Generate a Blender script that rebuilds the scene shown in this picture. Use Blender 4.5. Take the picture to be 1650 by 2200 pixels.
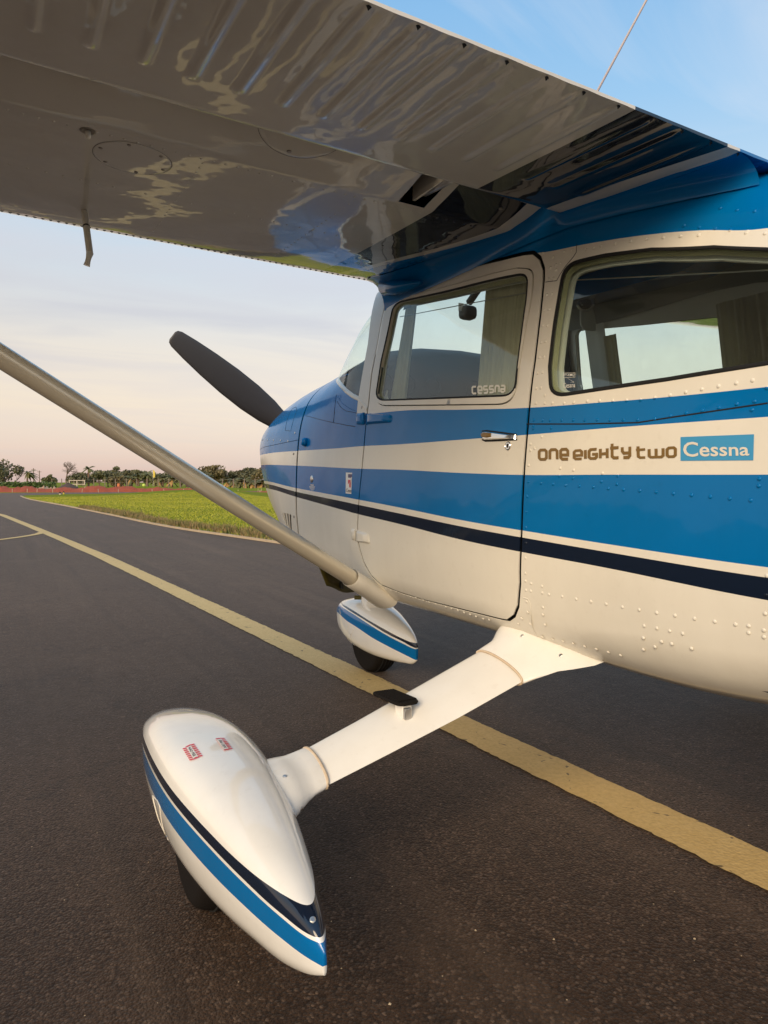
import bpy, bmesh, math, random
import numpy as np
from mathutils import Vector, Matrix
from mathutils.bvhtree import BVHTree
from mathutils.geometry import delaunay_2d_cdt

for o in list(bpy.data.objects): bpy.data.objects.remove(o)
scene = bpy.context.scene
COL = scene.collection
rnd = random.Random(7)

# ------------------------------------------------------------------ camera
# frame: aeroplane nose = +Y, its right = +X, origin on the ground below the nose wheel
FPX, PW, PH = 1525.0, 1650.0, 2200.0
YAW = math.radians(28.8); PITCH = -math.atan((1100 - 1036) / FPX)
CAM = Vector((-1.83, -3.46, 1.04))
DIR = Vector((math.sin(YAW)*math.cos(PITCH), math.cos(YAW)*math.cos(PITCH), math.sin(PITCH)))
RGT = Vector((math.cos(YAW), -math.sin(YAW), 0)); UPV = RGT.cross(DIR)
cd = bpy.data.cameras.new('camera'); cam = bpy.data.objects.new('camera', cd); COL.objects.link(cam)
cam.matrix_world = Matrix.Translation(CAM) @ Matrix((RGT, UPV, -DIR)).transposed().to_4x4()
cd.sensor_fit = 'VERTICAL'; cd.sensor_height = 34.6; cd.lens = FPX / PH * 34.6
cd.clip_start = 0.02; cd.clip_end = 5000
scene.camera = cam

# ------------------------------------------------------------------ light
SUN_AZ = math.radians(232)      # compass style, clockwise from +Y
SUN_EL = math.radians(27)
wd = bpy.data.worlds.new('World'); scene.world = wd; wd.use_nodes = True
wn = wd.node_tree; wn.nodes.clear()
def WN(t, **k):
    n = wn.nodes.new(t)
    for a, b in k.items(): setattr(n, a, b)
    return n
out = WN('ShaderNodeOutputWorld'); bg = WN('ShaderNodeBackground'); wn.links.new(bg.outputs[0], out.inputs[0])
sky = WN('ShaderNodeTexSky', sky_type='NISHITA', sun_disc=False, sun_elevation=SUN_EL, sun_rotation=SUN_AZ, air_density=1.0, dust_density=1.5, ozone_density=1.5)
tc = WN('ShaderNodeTexCoord'); sep = WN('ShaderNodeSeparateXYZ'); wn.links.new(tc.outputs['Generated'], sep.inputs[0])
ramp = WN('ShaderNodeValToRGB'); wn.links.new(sep.outputs['Z'], ramp.inputs[0])
els = ramp.color_ramp.elements
stops = [(0.0, (.80, .55, .50)), (.04, (.88, .62, .53)), (.10, (1.0, .75, .52)), (.17, (.97, .80, .60)), (.25, (.80, .80, .76)), (.34, (.60, .78, .90)), (.45, (.38, .67, .95)), (.58, (.25, .56, .93)), (1.0, (.17, .36, .66))]
els[0].position, els[0].color = stops[0][0], (*stops[0][1], 1)
els[1].position, els[1].color = stops[-1][0], (*stops[-1][1], 1)
for p, c in stops[1:-1]:
    e = els.new(p); e.color = (*c, 1)
# thin cirrus: direction projected on a flat cloud deck
dz = WN('ShaderNodeMath', operation='MAXIMUM'); dz.inputs[1].default_value = 0.0; wn.links.new(sep.outputs['Z'], dz.inputs[0])
dz2 = WN('ShaderNodeMath', operation='ADD'); dz2.inputs[1].default_value = 0.12; wn.links.new(dz.outputs[0], dz2.inputs[0])
dv = WN('ShaderNodeVectorMath', operation='DIVIDE'); wn.links.new(tc.outputs['Generated'], dv.inputs[0])
cmb = WN('ShaderNodeCombineXYZ'); 
for i in range(3): wn.links.new(dz2.outputs[0], cmb.inputs[i])
wn.links.new(cmb.outputs[0], dv.inputs[1])
mp = WN('ShaderNodeMapping'); mp.inputs['Rotation'].default_value = (0, 0, math.radians(35)); mp.inputs['Scale'].default_value = (.55, 1.7, 1); mp.inputs['Location'].default_value = (3.1, 1.7, 0)
wn.links.new(dv.outputs[0], mp.inputs[0])
no = WN('ShaderNodeTexNoise'); no.inputs['Scale'].default_value = 1.5; no.inputs['Detail'].default_value = 7; no.inputs['Roughness'].default_value = .55; no.inputs['Distortion'].default_value = .6
wn.links.new(mp.outputs[0], no.inputs[0])
cr = WN('ShaderNodeValToRGB'); cr.color_ramp.elements[0].position = .46; cr.color_ramp.elements[0].color = (0, 0, 0, 1); cr.color_ramp.elements[1].position = .68; cr.color_ramp.elements[1].color = (1, 1, 1, 1)
wn.links.new(no.outputs['Fac'], cr.inputs[0])
ccol = WN('ShaderNodeValToRGB'); wn.links.new(sep.outputs['Z'], ccol.inputs[0])
ce = ccol.color_ramp.elements
ce[0].position, ce[0].color = 0.0, (.76, .58, .56, 1)
ce[1].position, ce[1].color = 1.0, (.85, .9, .97, 1)
e = ce.new(.10); e.color = (.90, .68, .54, 1)
e = ce.new(.2); e.color = (.74, .66, .60, 1)
e = ce.new(.4); e.color = (.84, .90, .97, 1)
cf = WN('ShaderNodeMath', operation='MULTIPLY'); cf.inputs[1].default_value = .7; wn.links.new(cr.outputs[0], cf.inputs[0])
# long low streaks near the horizon
mp2 = WN('ShaderNodeMapping'); mp2.inputs['Scale'].default_value = (1.6, 1.6, 13); mp2.inputs['Rotation'].default_value = (0.10, .06, 0); wn.links.new(tc.outputs['Generated'], mp2.inputs[0])
no2 = WN('ShaderNodeTexNoise'); no2.inputs['Scale'].default_value = 1.3; no2.inputs['Detail'].default_value = 6; no2.inputs['Roughness'].default_value = .5; no2.inputs['Distortion'].default_value = .35; wn.links.new(mp2.outputs[0], no2.inputs[0])
cr2 = WN('ShaderNodeValToRGB'); cr2.color_ramp.elements[0].position = .47; cr2.color_ramp.elements[0].color = (0, 0, 0, 1); cr2.color_ramp.elements[1].position = .66; cr2.color_ramp.elements[1].color = (1, 1, 1, 1); wn.links.new(no2.outputs['Fac'], cr2.inputs[0])
fd2 = WN('ShaderNodeMapRange'); fd2.inputs['From Min'].default_value = .26; fd2.inputs['From Max'].default_value = .46; fd2.inputs['To Min'].default_value = 1; fd2.inputs['To Max'].default_value = 0; wn.links.new(sep.outputs['Z'], fd2.inputs['Value'])
stk = WN('ShaderNodeMath', operation='MULTIPLY'); wn.links.new(cr2.outputs[0], stk.inputs[0]); wn.links.new(fd2.outputs[0], stk.inputs[1])
cfm = WN('ShaderNodeMath', operation='MAXIMUM'); wn.links.new(cf.outputs[0], cfm.inputs[0]); wn.links.new(stk.outputs[0], cfm.inputs[1]); cf = cfm
mixc = WN('ShaderNodeMix', data_type='RGBA'); wn.links.new(cf.outputs[0], mixc.inputs['Factor']); wn.links.new(ramp.outputs[0], mixc.inputs['A']); wn.links.new(ccol.outputs[0], mixc.inputs['B'])
skm = WN('ShaderNodeVectorMath', operation='SCALE'); skm.inputs['Scale'].default_value = 0.05
wn.links.new(sky.outputs[0], skm.inputs[0])
veil = WN('ShaderNodeVectorMath', operation='SCALE'); veil.inputs['Scale'].default_value = 0.73
wn.links.new(mixc.outputs['Result'], veil.inputs[0])
addw = WN('ShaderNodeVectorMath', operation='ADD'); wn.links.new(veil.outputs[0], addw.inputs[0]); wn.links.new(skm.outputs[0], addw.inputs[1])
wn.links.new(addw.outputs[0], bg.inputs[0]); bg.inputs[1].default_value = 1.0

sl = bpy.data.lights.new('sun', 'SUN'); sl.energy = 3.0; sl.angle = math.radians(34); sl.color = (1.0, .77, .49)
so = bpy.data.objects.new('sun', sl); COL.objects.link(so)
sv = Vector((math.sin(SUN_AZ)*math.cos(SUN_EL), math.cos(SUN_AZ)*math.cos(SUN_EL), math.sin(SUN_EL)))
so.rotation_euler = sv.to_track_quat('Z', 'Y').to_euler(); so.location = (-8, -8, 6)

vs = scene.view_settings; vs.view_transform = 'Standard'; vs.look = 'None'; vs.gamma = 1; vs.exposure = 0.0; vs.use_curve_mapping = False
scene.display_settings.display_device = 'sRGB'
scene.cycles.max_bounces = 10; scene.cycles.transparent_max_bounces = 16; scene.cycles.use_denoising = True

# ------------------------------------------------------------------ helpers: rays, objects
def ray(u, v):
    return (RGT*((u-825)/FPX) - UPV*((v-1100)/FPX) + DIR)
def on_z(u, v, z=0.0):
    k = ray(u, v); return CAM + k*((z-CAM.z)/k.z)
def on_x(u, v, x):
    k = ray(u, v); return CAM + k*((x-CAM.x)/k.x)
def on_y(u, v, y):
    k = ray(u, v); return CAM + k*((y-CAM.y)/k.y)
def hx(s):  # sRGB 0-255 triple -> linear
    return tuple(((c/255)/12.92 if c/255 <= .04045 else ((c/255+.055)/1.055)**2.4) for c in s)

def new_obj(name, verts, faces, mat, parent=None, smooth=True, normals=None, kind=None, mats=None, mat_idx=None):
    me = bpy.data.meshes.new(name)
    me.from_pydata([tuple(v) for v in verts], [], [tuple(int(i) for i in f) for f in faces])
    me.polygons.foreach_set('use_smooth', [smooth]*len(me.polygons))
    if mats:
        for m in mats: me.materials.append(m)
        if mat_idx is not None: me.polygons.foreach_set('material_index', mat_idx)
    elif mat: me.materials.append(mat)
    me.validate(); me.update()
    if normals is not None and len(normals) == len(me.vertices):
        me.normals_split_custom_set_from_vertices([tuple(n) for n in normals])
    o = bpy.data.objects.new(name, me); COL.objects.link(o)
    if parent is not None: adopt(o, parent)
    if kind: o['kind'] = kind
    return o
def adopt(o, parent):
    o.parent = parent
    o.matrix_parent_inverse = world_mat(parent).inverted()
def world_mat(o):
    m = o.matrix_basis.copy()
    if o.parent: m = world_mat(o.parent) @ o.matrix_parent_inverse @ m
    return m
def empty(name, loc, label, cat, group=None):
    o = bpy.data.objects.new(name, None); COL.objects.link(o); o.location = loc; o.empty_display_size = .2
    o['label'] = label; o['category'] = cat
    if group: o['group'] = group
    return o
def tag(o, label, cat, group=None):
    o['label'] = label; o['category'] = cat
    if group: o['group'] = group
    return o

class MB:
    """collects simple shapes into one mesh"""
    def __init__(s): s.v = []; s.f = []
    def add(s, v, f):
        n = len(s.v); s.v += [tuple(p) for p in v]; s.f += [tuple(i+n for i in q) for q in f]; return s
    def box(s, c, d, M=None):
        pts = [Vector((x*d[0]/2, y*d[1]/2, z*d[2]/2)) for x in (-1, 1) for y in (-1, 1) for z in (-1, 1)]
        if M is not None: pts = [M @ p for p in pts]
        pts = [p+Vector(c) for p in pts]
        return s.add(pts, [(0,1,3,2),(4,6,7,5),(0,4,5,1),(2,3,7,6),(0,2,6,4),(1,5,7,3)])
    def tube(s, path, r, n=8, caps=True, flat=1.0, up=None):
        path = [Vector(p) for p in path]; N = len(path)
        rr = r if isinstance(r, (list, tuple)) else [r]*N
        rings = []
        for i, p in enumerate(path):
            t = (path[min(i+1, N-1)] - path[max(i-1, 0)]).normalized()
            a = up if up is not None else (Vector((0,0,1)) if abs(t.z) < .9 else Vector((1,0,0)))
            b = t.cross(Vector(a)).normalized(); c = b.cross(t)
            rings.append([p + b*rr[i]*math.cos(2*math.pi*k/n) + c*rr[i]*flat*math.sin(2*math.pi*k/n) for k in range(n)])
        v = [q for R in rings for q in R]; f = []
        for i in range(N-1):
            for k in range(n):
                f.append((i*n+k, i*n+(k+1)%n, (i+1)*n+(k+1)%n, (i+1)*n+k))
        if caps: f += [tuple(range(n))[::-1], tuple((N-1)*n+k for k in range(n))]
        return s.add(v, f)
    def lathe(s, c, axis, prof, n=24):
        """prof: list (r, h) along axis"""
        ax = Vector(axis).normalized(); a = Vector((0,0,1)) if abs(ax.z) < .9 else Vector((1,0,0))
        b = ax.cross(a).normalized(); d = ax.cross(b); c = Vector(c); v = []; f = []
        for r, h in prof:
            for k in range(n):
                v.append(c + ax*h + b*r*math.cos(2*math.pi*k/n) + d*r*math.sin(2*math.pi*k/n))
        for i in range(len(prof)-1):
            for k in range(n):
                f.append((i*n+k, i*n+(k+1)%n, (i+1)*n+(k+1)%n, (i+1)*n+k))
        f += [tuple(range(n))[::-1], tuple((len(prof)-1)*n+k for k in range(n))]
        return s.add(v, f)
    def obj(s, name, mat, parent=None, smooth=False, bevel=0, kind=None, angle=None):
        o = new_obj(name, s.v, s.f, mat, parent, smooth=smooth, kind=kind)
        if angle is not None or bevel:
            o.data.polygons.foreach_set('use_smooth', [True]*len(o.data.polygons))
            if not bevel: o.data.set_sharp_from_angle(angle=math.radians(angle))
        if bevel:
            m = o.modifiers.new('bevel', 'BEVEL'); m.width = bevel; m.segments = 2; m.limit_method = 'ANGLE'; m.angle_limit = math.radians(40); m.harden_normals = True
        return o

# ------------------------------------------------------------------ lofted surfaces
class Surf:
    """half-section loft: stations [(y, [(x,z)...])], x measured outwards; left side x = xc - x"""
    TS = .125
    def __init__(s, stations, xc=0.0):
        st = sorted(stations, key=lambda q: q[0])
        s.sg = 1; s.Y = np.array([q[0] for q in st], float); s.P = np.array([q[1] for q in st], float); s.xc = xc; s.K = s.P.shape[1]
        Y, P = s.Y, s.P; d = (P[1:]-P[:-1])/(Y[1:]-Y[:-1])[:, None, None]
        M = np.zeros_like(P); M[0] = d[0]; M[-1] = d[-1]
        h = Y[1:]-Y[:-1]
        M[1:-1] = (d[:-1]*h[1:, None, None] + d[1:]*h[:-1, None, None])/(h[1:]+h[:-1])[:, None, None]
        s.M = M; s._bvh = None
    def ev(s, y, t):
        y = np.clip(np.atleast_1d(np.asarray(y, float)), s.Y[0], s.Y[-1]); t = np.clip(np.atleast_1d(np.asarray(t, float)), 0, s.K-1)
        i = np.clip(np.searchsorted(s.Y, y)-1, 0, len(s.Y)-2); h = s.Y[i+1]-s.Y[i]; a = (y-s.Y[i])/h
        h00 = 2*a**3-3*a**2+1; h10 = a**3-2*a**2+a; h01 = -2*a**3+3*a**2; h11 = a**3-a**2
        j = np.clip(np.floor(t).astype(int), 0, s.K-2); b = t-j
        def cp(k):
            fl = k < 0; k2 = np.abs(k); ov = k2 > s.K-1; k2 = np.where(ov, 2*(s.K-1)-k2, k2)
            q = h00[:, None]*s.P[i, k2] + (h10*h)[:, None]*s.M[i, k2] + h01[:, None]*s.P[i+1, k2] + (h11*h)[:, None]*s.M[i+1, k2]
            q[:, 0] = np.where(fl | ov, -q[:, 0], q[:, 0]); return q
        p0, p1, p2, p3 = cp(j-1), cp(j), cp(j+1), cp(j+2); b = b[:, None]
        q = .5*((2*p1) + (p2-p0)*b + (2*p0-5*p1+4*p2-p3)*b*b + (3*p1-p0-3*p2+p3)*b**3)
        return np.stack([s.xc-s.sg*q[:, 0], y, q[:, 1]], 1)
    def nrm(s, y, t):
        y = np.atleast_1d(np.asarray(y, float)); t = np.atleast_1d(np.asarray(t, float)); e = 2e-3
        a = s.ev(np.minimum(y+e, s.Y[-1]), t)-s.ev(np.maximum(y-e, s.Y[0]), t)
        b = s.ev(y, np.minimum(t+.02, s.K-1))-s.ev(y, np.maximum(t-.02, 0))
        n = np.cross(b, a); n /= np.maximum(np.linalg.norm(n, axis=1), 1e-9)[:, None]
        c = s.ev(y, t)-np.array([s.xc, 0, s.P[..., 1].mean()]); 
        fl = (n[:, 0]*c[:, 0] + n[:, 2]*c[:, 2]) < 0
        n[fl] *= -1; return n
    def bvh(s):
        if s._bvh is None:
            s.gy = np.linspace(s.Y[0], s.Y[-1], 260); s.gt = np.linspace(0, s.K-1, 160)
            A, B = np.meshgrid(s.gy, s.gt, indexing='ij'); V = s.ev(A.ravel(), B.ravel()); nt = len(s.gt)
            F = [(i*nt+j, i*nt+j+1, (i+1)*nt+j+1, (i+1)*nt+j) for i in range(len(s.gy)-1) for j in range(nt-1)]
            s._bvh = BVHTree.FromPolygons([Vector(v) for v in V], F); s.nt = nt
        return s._bvh
    def hit(s, u, v):
        """photo pixel -> (y, t) on the surface"""
        k = ray(u, v); bv = s.bvh(); loc, n, idx, d = bv.ray_cast(CAM, k)
        if loc is None:
            best = None
            for m in np.linspace(.6, 6, 220):
                r = bv.find_nearest(CAM+k*m)
                if best is None or r[3] < best[3]: best = r
            loc, n, idx, d = best
            if d > .03: print('MISS', u, v, round(d, 3))
            i, j = idx//(s.nt-1), idx % (s.nt-1); y, t = (s.gy[i]+s.gy[i+1])/2, (s.gt[j]+s.gt[j+1])/2
            tgt = np.array(loc)
            return s.near(tgt, y, t)
        i, j = idx//(s.nt-1), idx % (s.nt-1); y, t = (s.gy[i]+s.gy[i+1])/2, (s.gt[j]+s.gt[j+1])/2
        return s.near(np.array(loc), y, t)
    def near(s, p, y, t):
        for _ in range(4):
            P = s.ev(y, t)[0]; a = (s.ev(y+1e-3, t)[0]-s.ev(y-1e-3, t)[0])/2e-3; b = (s.ev(y, t+1e-2)[0]-s.ev(y, t-1e-2)[0])/2e-2
            A = np.array([[a@a, a@b], [a@b, b@b]]); r = p-P
            try: d = np.linalg.solve(A, np.array([a@r, b@r]))
            except Exception: break
            y = float(np.clip(y+np.clip(d[0], -.1, .1), s.Y[0], s.Y[-1])); t = float(np.clip(t+np.clip(d[1], -.6, .6), 0, s.K-1))
        return (y, t)
    def hits(s, pts): return [s.hit(*p) for p in pts]
    def at_z(s, y, z, lo=3, hi=13):
        """t where the side surface at station y has height z"""
        T = np.linspace(lo, hi, 400); Z = s.ev(np.full(400, y), T)[:, 2]; return float(T[np.argmin(abs(Z-z))])
    def pos(s, yt, off=0.0):
        p = s.ev(yt[0], yt[1])[0]
        if off: p = p + s.nrm(yt[0], yt[1])[0]*off
        return Vector(p)

def round_poly(pts, r, seg=6):
    """pts [(x,y[,radius])] closed polygon with rounded corners"""
    o = []; n = len(pts)
    for i in range(n):
        p = Vector(pts[i][:2]); a = Vector(pts[i-1][:2]); b = Vector(pts[(i+1) % n][:2]); rr = pts[i][2] if len(pts[i]) > 2 else r
        if rr <= 0: o.append(tuple(p)); continue
        da = min(rr, (a-p).length*.45); db = min(rr, (b-p).length*.45)
        s = p+(a-p).normalized()*da; e = p+(b-p).normalized()*db
        for k in range(seg+1):
            q = k/seg; o.append(tuple(s*(1-q)**2 + p*2*q*(1-q) + e*q*q))
    return o
def resample(loop, step, closed=True):
    o = []; n = len(loop)
    for i in range(n if closed else n-1):
        a = np.array(loop[i]); b = np.array(loop[(i+1) % n]); L = np.linalg.norm(b-a); m = max(1, int(math.ceil(L/step)))
        for k in range(m): o.append(tuple(a+(b-a)*k/m))
    if not closed: o.append(tuple(loop[-1]))
    return o
def clean(loop, eps=1e-4):
    o = []
    for p in loop:
        if not o or abs(p[0]-o[-1][0])+abs(p[1]-o[-1][1]) > eps: o.append(p)
    if len(o) > 1 and abs(o[0][0]-o[-1][0])+abs(o[0][1]-o[-1][1]) <= eps: o.pop()
    return o
def inset(loop, d):
    """offset a closed loop inwards by d (any winding)"""
    P = [Vector(p) for p in clean(loop)]; n = len(P)
    ar = sum(P[i].x*P[(i+1) % n].y - P[(i+1) % n].x*P[i].y for i in range(n)); sg = 1 if ar > 0 else -1
    o = []
    for i in range(n):
        a = (P[i]-P[i-1]).normalized(); b = (P[(i+1) % n]-P[i]).normalized()
        na = Vector((-a.y, a.x))*sg; nb = Vector((-b.y, b.x))*sg; m = (na+nb)
        m = m.normalized() if m.length > 1e-6 else na
        c = max(.35, m.dot(na)); o.append(tuple(P[i]+m*(d/c)))
    return o
def in_poly(P, loop):
    x, y = P[:, 0], P[:, 1]; L = np.array(loop); r = np.zeros(len(P), bool); j = len(L)-1
    for i in range(len(L)):
        c = ((L[i, 1] > y) != (L[j, 1] > y)) & (x < (L[j, 0]-L[i, 0])*(y-L[i, 1])/(L[j, 1]-L[i, 1]+1e-15)+L[i, 0])
        r ^= c; j = i
    return r
def S2(loop): return [(y, t*Surf.TS) for y, t in loop]

def panel(name, surf, outer, holes, mat, parent, off=0.0, thick=.004, step=.06, mirror=False, back=True, bstep=.03, label=None, kind=None):
    """sheet of surf inside loop `outer` minus `holes` (loops in y,t), real thickness, analytic normals"""
    outer = clean(resample(clean(S2(outer)), bstep)); holes = [clean(resample(clean(S2(h)), bstep)) for h in holes]
    V = []; E = []
    for L in [outer]+holes:
        n0 = len(V); V += L; E += [(n0+i, n0+(i+1) % len(L)) for i in range(len(L))]
    A = np.array(outer); lo, hi = A.min(0), A.max(0)
    gx, gy = np.meshgrid(np.arange(lo[0]+step/2, hi[0], step), np.arange(lo[1]+step/2, hi[1], step)); G = np.stack([gx.ravel(), gy.ravel()], 1)
    ok = in_poly(G, outer)
    for h in holes: ok &= ~in_poly(G, h)
    B = np.array(V); G = G[ok]
    if len(G):
        dm = np.array([np.min(np.abs(B-g).sum(1)) for g in G]); G = G[dm > step*.35]
    vv, ee, ff, *_ = delaunay_2d_cdt([Vector(p) for p in V]+[Vector(p) for p in G], E, [], 0, 1e-6)
    vv = np.array([tuple(p) for p in vv]); ff = np.array([tuple(f) for f in ff if len(f) == 3])
    cen = vv[ff].mean(1); ok = in_poly(cen, outer)
    for h in holes: ok &= ~in_poly(cen, h)
    ff = ff[ok]
    y, t = vv[:, 0], vv[:, 1]/Surf.TS; P = surf.ev(y, t); N = surf.nrm(y, t)
    F = P+N*off; Bk = P+N*(off-thick)
    # orient
    tri = F[ff]; fn = np.cross(tri[:, 1]-tri[:, 0], tri[:, 2]-tri[:, 0]); bad = (fn*N[ff[:, 0]]).sum(1) < 0
    ff[bad] = ff[bad][:, ::-1]
    verts = list(F); norms = list(N); faces = [tuple(f) for f in ff]
    if back:
        n0 = len(verts); verts += list(Bk); norms += list(-N); faces += [tuple(n0+i for i in f[::-1]) for f in ff]
    cnt = {}
    for f in ff:
        for a, b in ((f[0], f[1]), (f[1], f[2]), (f[2], f[0])): cnt[(a, b)] = 1
    for (a, b) in list(cnt):
        if (b, a) not in cnt:
            n0 = len(verts); q = [F[b], F[a], Bk[a], Bk[b]]; rn = np.cross(q[1]-q[0], q[3]-q[0]); rn = rn/max(np.linalg.norm(rn), 1e-9)
            verts += q; norms += [rn]*4; faces.append((n0, n0+1, n0+2, n0+3))
    verts = np.array(verts); norms = np.array(norms)
    if mirror:
        verts = verts*np.array([-1, 1, 1]); norms = norms*np.array([-1, 1, 1]); faces = [f[::-1] for f in faces]
    o = new_obj(name, verts, faces, mat, parent, normals=norms, kind=kind)
    if label: o['label'] = label
    return o
def ribbon(name, surf, loop, width, off, mat, parent, closed=True, thick=.003, mirror=False, step=.02):
    """raised strip following a path on the surface"""
    L = clean(resample(S2(loop), step, closed)); n = len(L); V = []; F = []
    for i in range(n):
        a = np.array(L[i-1] if (closed or i > 0) else L[0]); b = np.array(L[(i+1) % n] if (closed or i < n-1) else L[-1]); d = b-a; d /= max(np.linalg.norm(d), 1e-9); m = np.array([-d[1], d[0]])
        for s_, o_ in ((-.5, off-thick), (-.35, off), (.35, off), (.5, off-thick)):
            q = np.array(L[i])+m*width*s_; V.append(surf.pos((q[0], q[1]/Surf.TS), o_))
    for i in range(n if closed else n-1):
        for k in range(3):
            a, b = i*4+k, ((i+1) % n)*4+k; F.append((a, a+1, b+1, b))
    if mirror: V = [Vector((-p.x, p.y, p.z)) for p in V]
    # outward winding
    p = [Vector(V[i]) for i in F[len(F)//2]]; nn = (p[1]-p[0]).cross(p[3]-p[0]); yt = L[(len(F)//2)//3]
    sn = Vector(surf.nrm(yt[0], yt[1]/Surf.TS)[0])
    if mirror: sn.x *= -1
    if nn.dot(sn) < 0: F = [f[::-1] for f in F]
    return new_obj(name, V, F, mat, parent)
def rivets(name, surf, pts, r, h, mat, parent, off=0.0, mirror=False):
    """domed rivet heads at (y,t) points, one joined part"""
    V = []; F = []
    for yt in pts:
        c = surf.pos(yt, off); n = Vector(surf.nrm(*yt)[0]); a = n.orthogonal().normalized(); b = n.cross(a); n0 = len(V); K = 8
        for rr, hh in ((1.0, 0), (.82, .55), (.45, .92)):
            for k in range(K): V.append(c+(a*math.cos(2*math.pi*k/K)+b*math.sin(2*math.pi*k/K))*r*rr+n*h*hh)
        V.append(c+n*h)
        for q in range(2):
            for k in range(K): F.append((n0+q*K+k, n0+q*K+(k+1) % K, n0+(q+1)*K+(k+1) % K, n0+(q+1)*K+k))
        for k in range(K): F.append((n0+2*K+k, n0+2*K+(k+1) % K, n0+3*K))
    return new_obj(name, V, F, mat, parent, kind='stuff')
def row(a, b, n):
    return [(a[0]+(b[0]-a[0])*i/max(1, n-1), a[1]+(b[1]-a[1])*i/max(1, n-1)) for i in range(n)]
def prow(pts, n):
    """n points evenly along a pixel polyline"""
    P = [Vector(p) for p in pts]; L = [0]
    for i in range(1, len(P)): L.append(L[-1]+(P[i]-P[i-1]).length)
    o = []
    for k in range(n):
        d = L[-1]*k/max(1, n-1); i = max(j for j in range(len(L)) if L[j] <= d+1e-9); i = min(i, len(P)-2)
        o.append(tuple(P[i].lerp(P[i+1], (d-L[i])/(L[i+1]-L[i]))))
    return o
def loft_full(name, surf, mat, parent, ny=60, nt=48, y0=None, y1=None, cap=True):
    ys = np.linspace(0, 1, ny); ys = (1-np.cos(math.pi*ys))/2
    y0 = surf.Y[0] if y0 is None else y0; y1 = surf.Y[-1] if y1 is None else y1
    ys = y0+(y1-y0)*ys; ts = np.linspace(0, surf.K-1, nt); V = []
    for y in ys:
        L = surf.ev(np.full(nt, y), ts); R = L[1:-1][::-1].copy(); R[:, 0] = 2*surf.xc-R[:, 0]; V += list(L)+list(R)
    m = 2*nt-2; F = [(i*m+k, i*m+(k+1) % m, (i+1)*m+(k+1) % m, (i+1)*m+k) for i in range(ny-1) for k in range(m)]
    if cap: F += [tuple(range(m))[::-1], tuple((ny-1)*m+k for k in range(m))]
    o = new_obj(name, V, F, mat, parent)
    bm = bmesh.new(); bm.from_mesh(o.data); bmesh.ops.recalc_face_normals(bm, faces=bm.faces); bm.to_mesh(o.data); bm.free()
    return o

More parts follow.
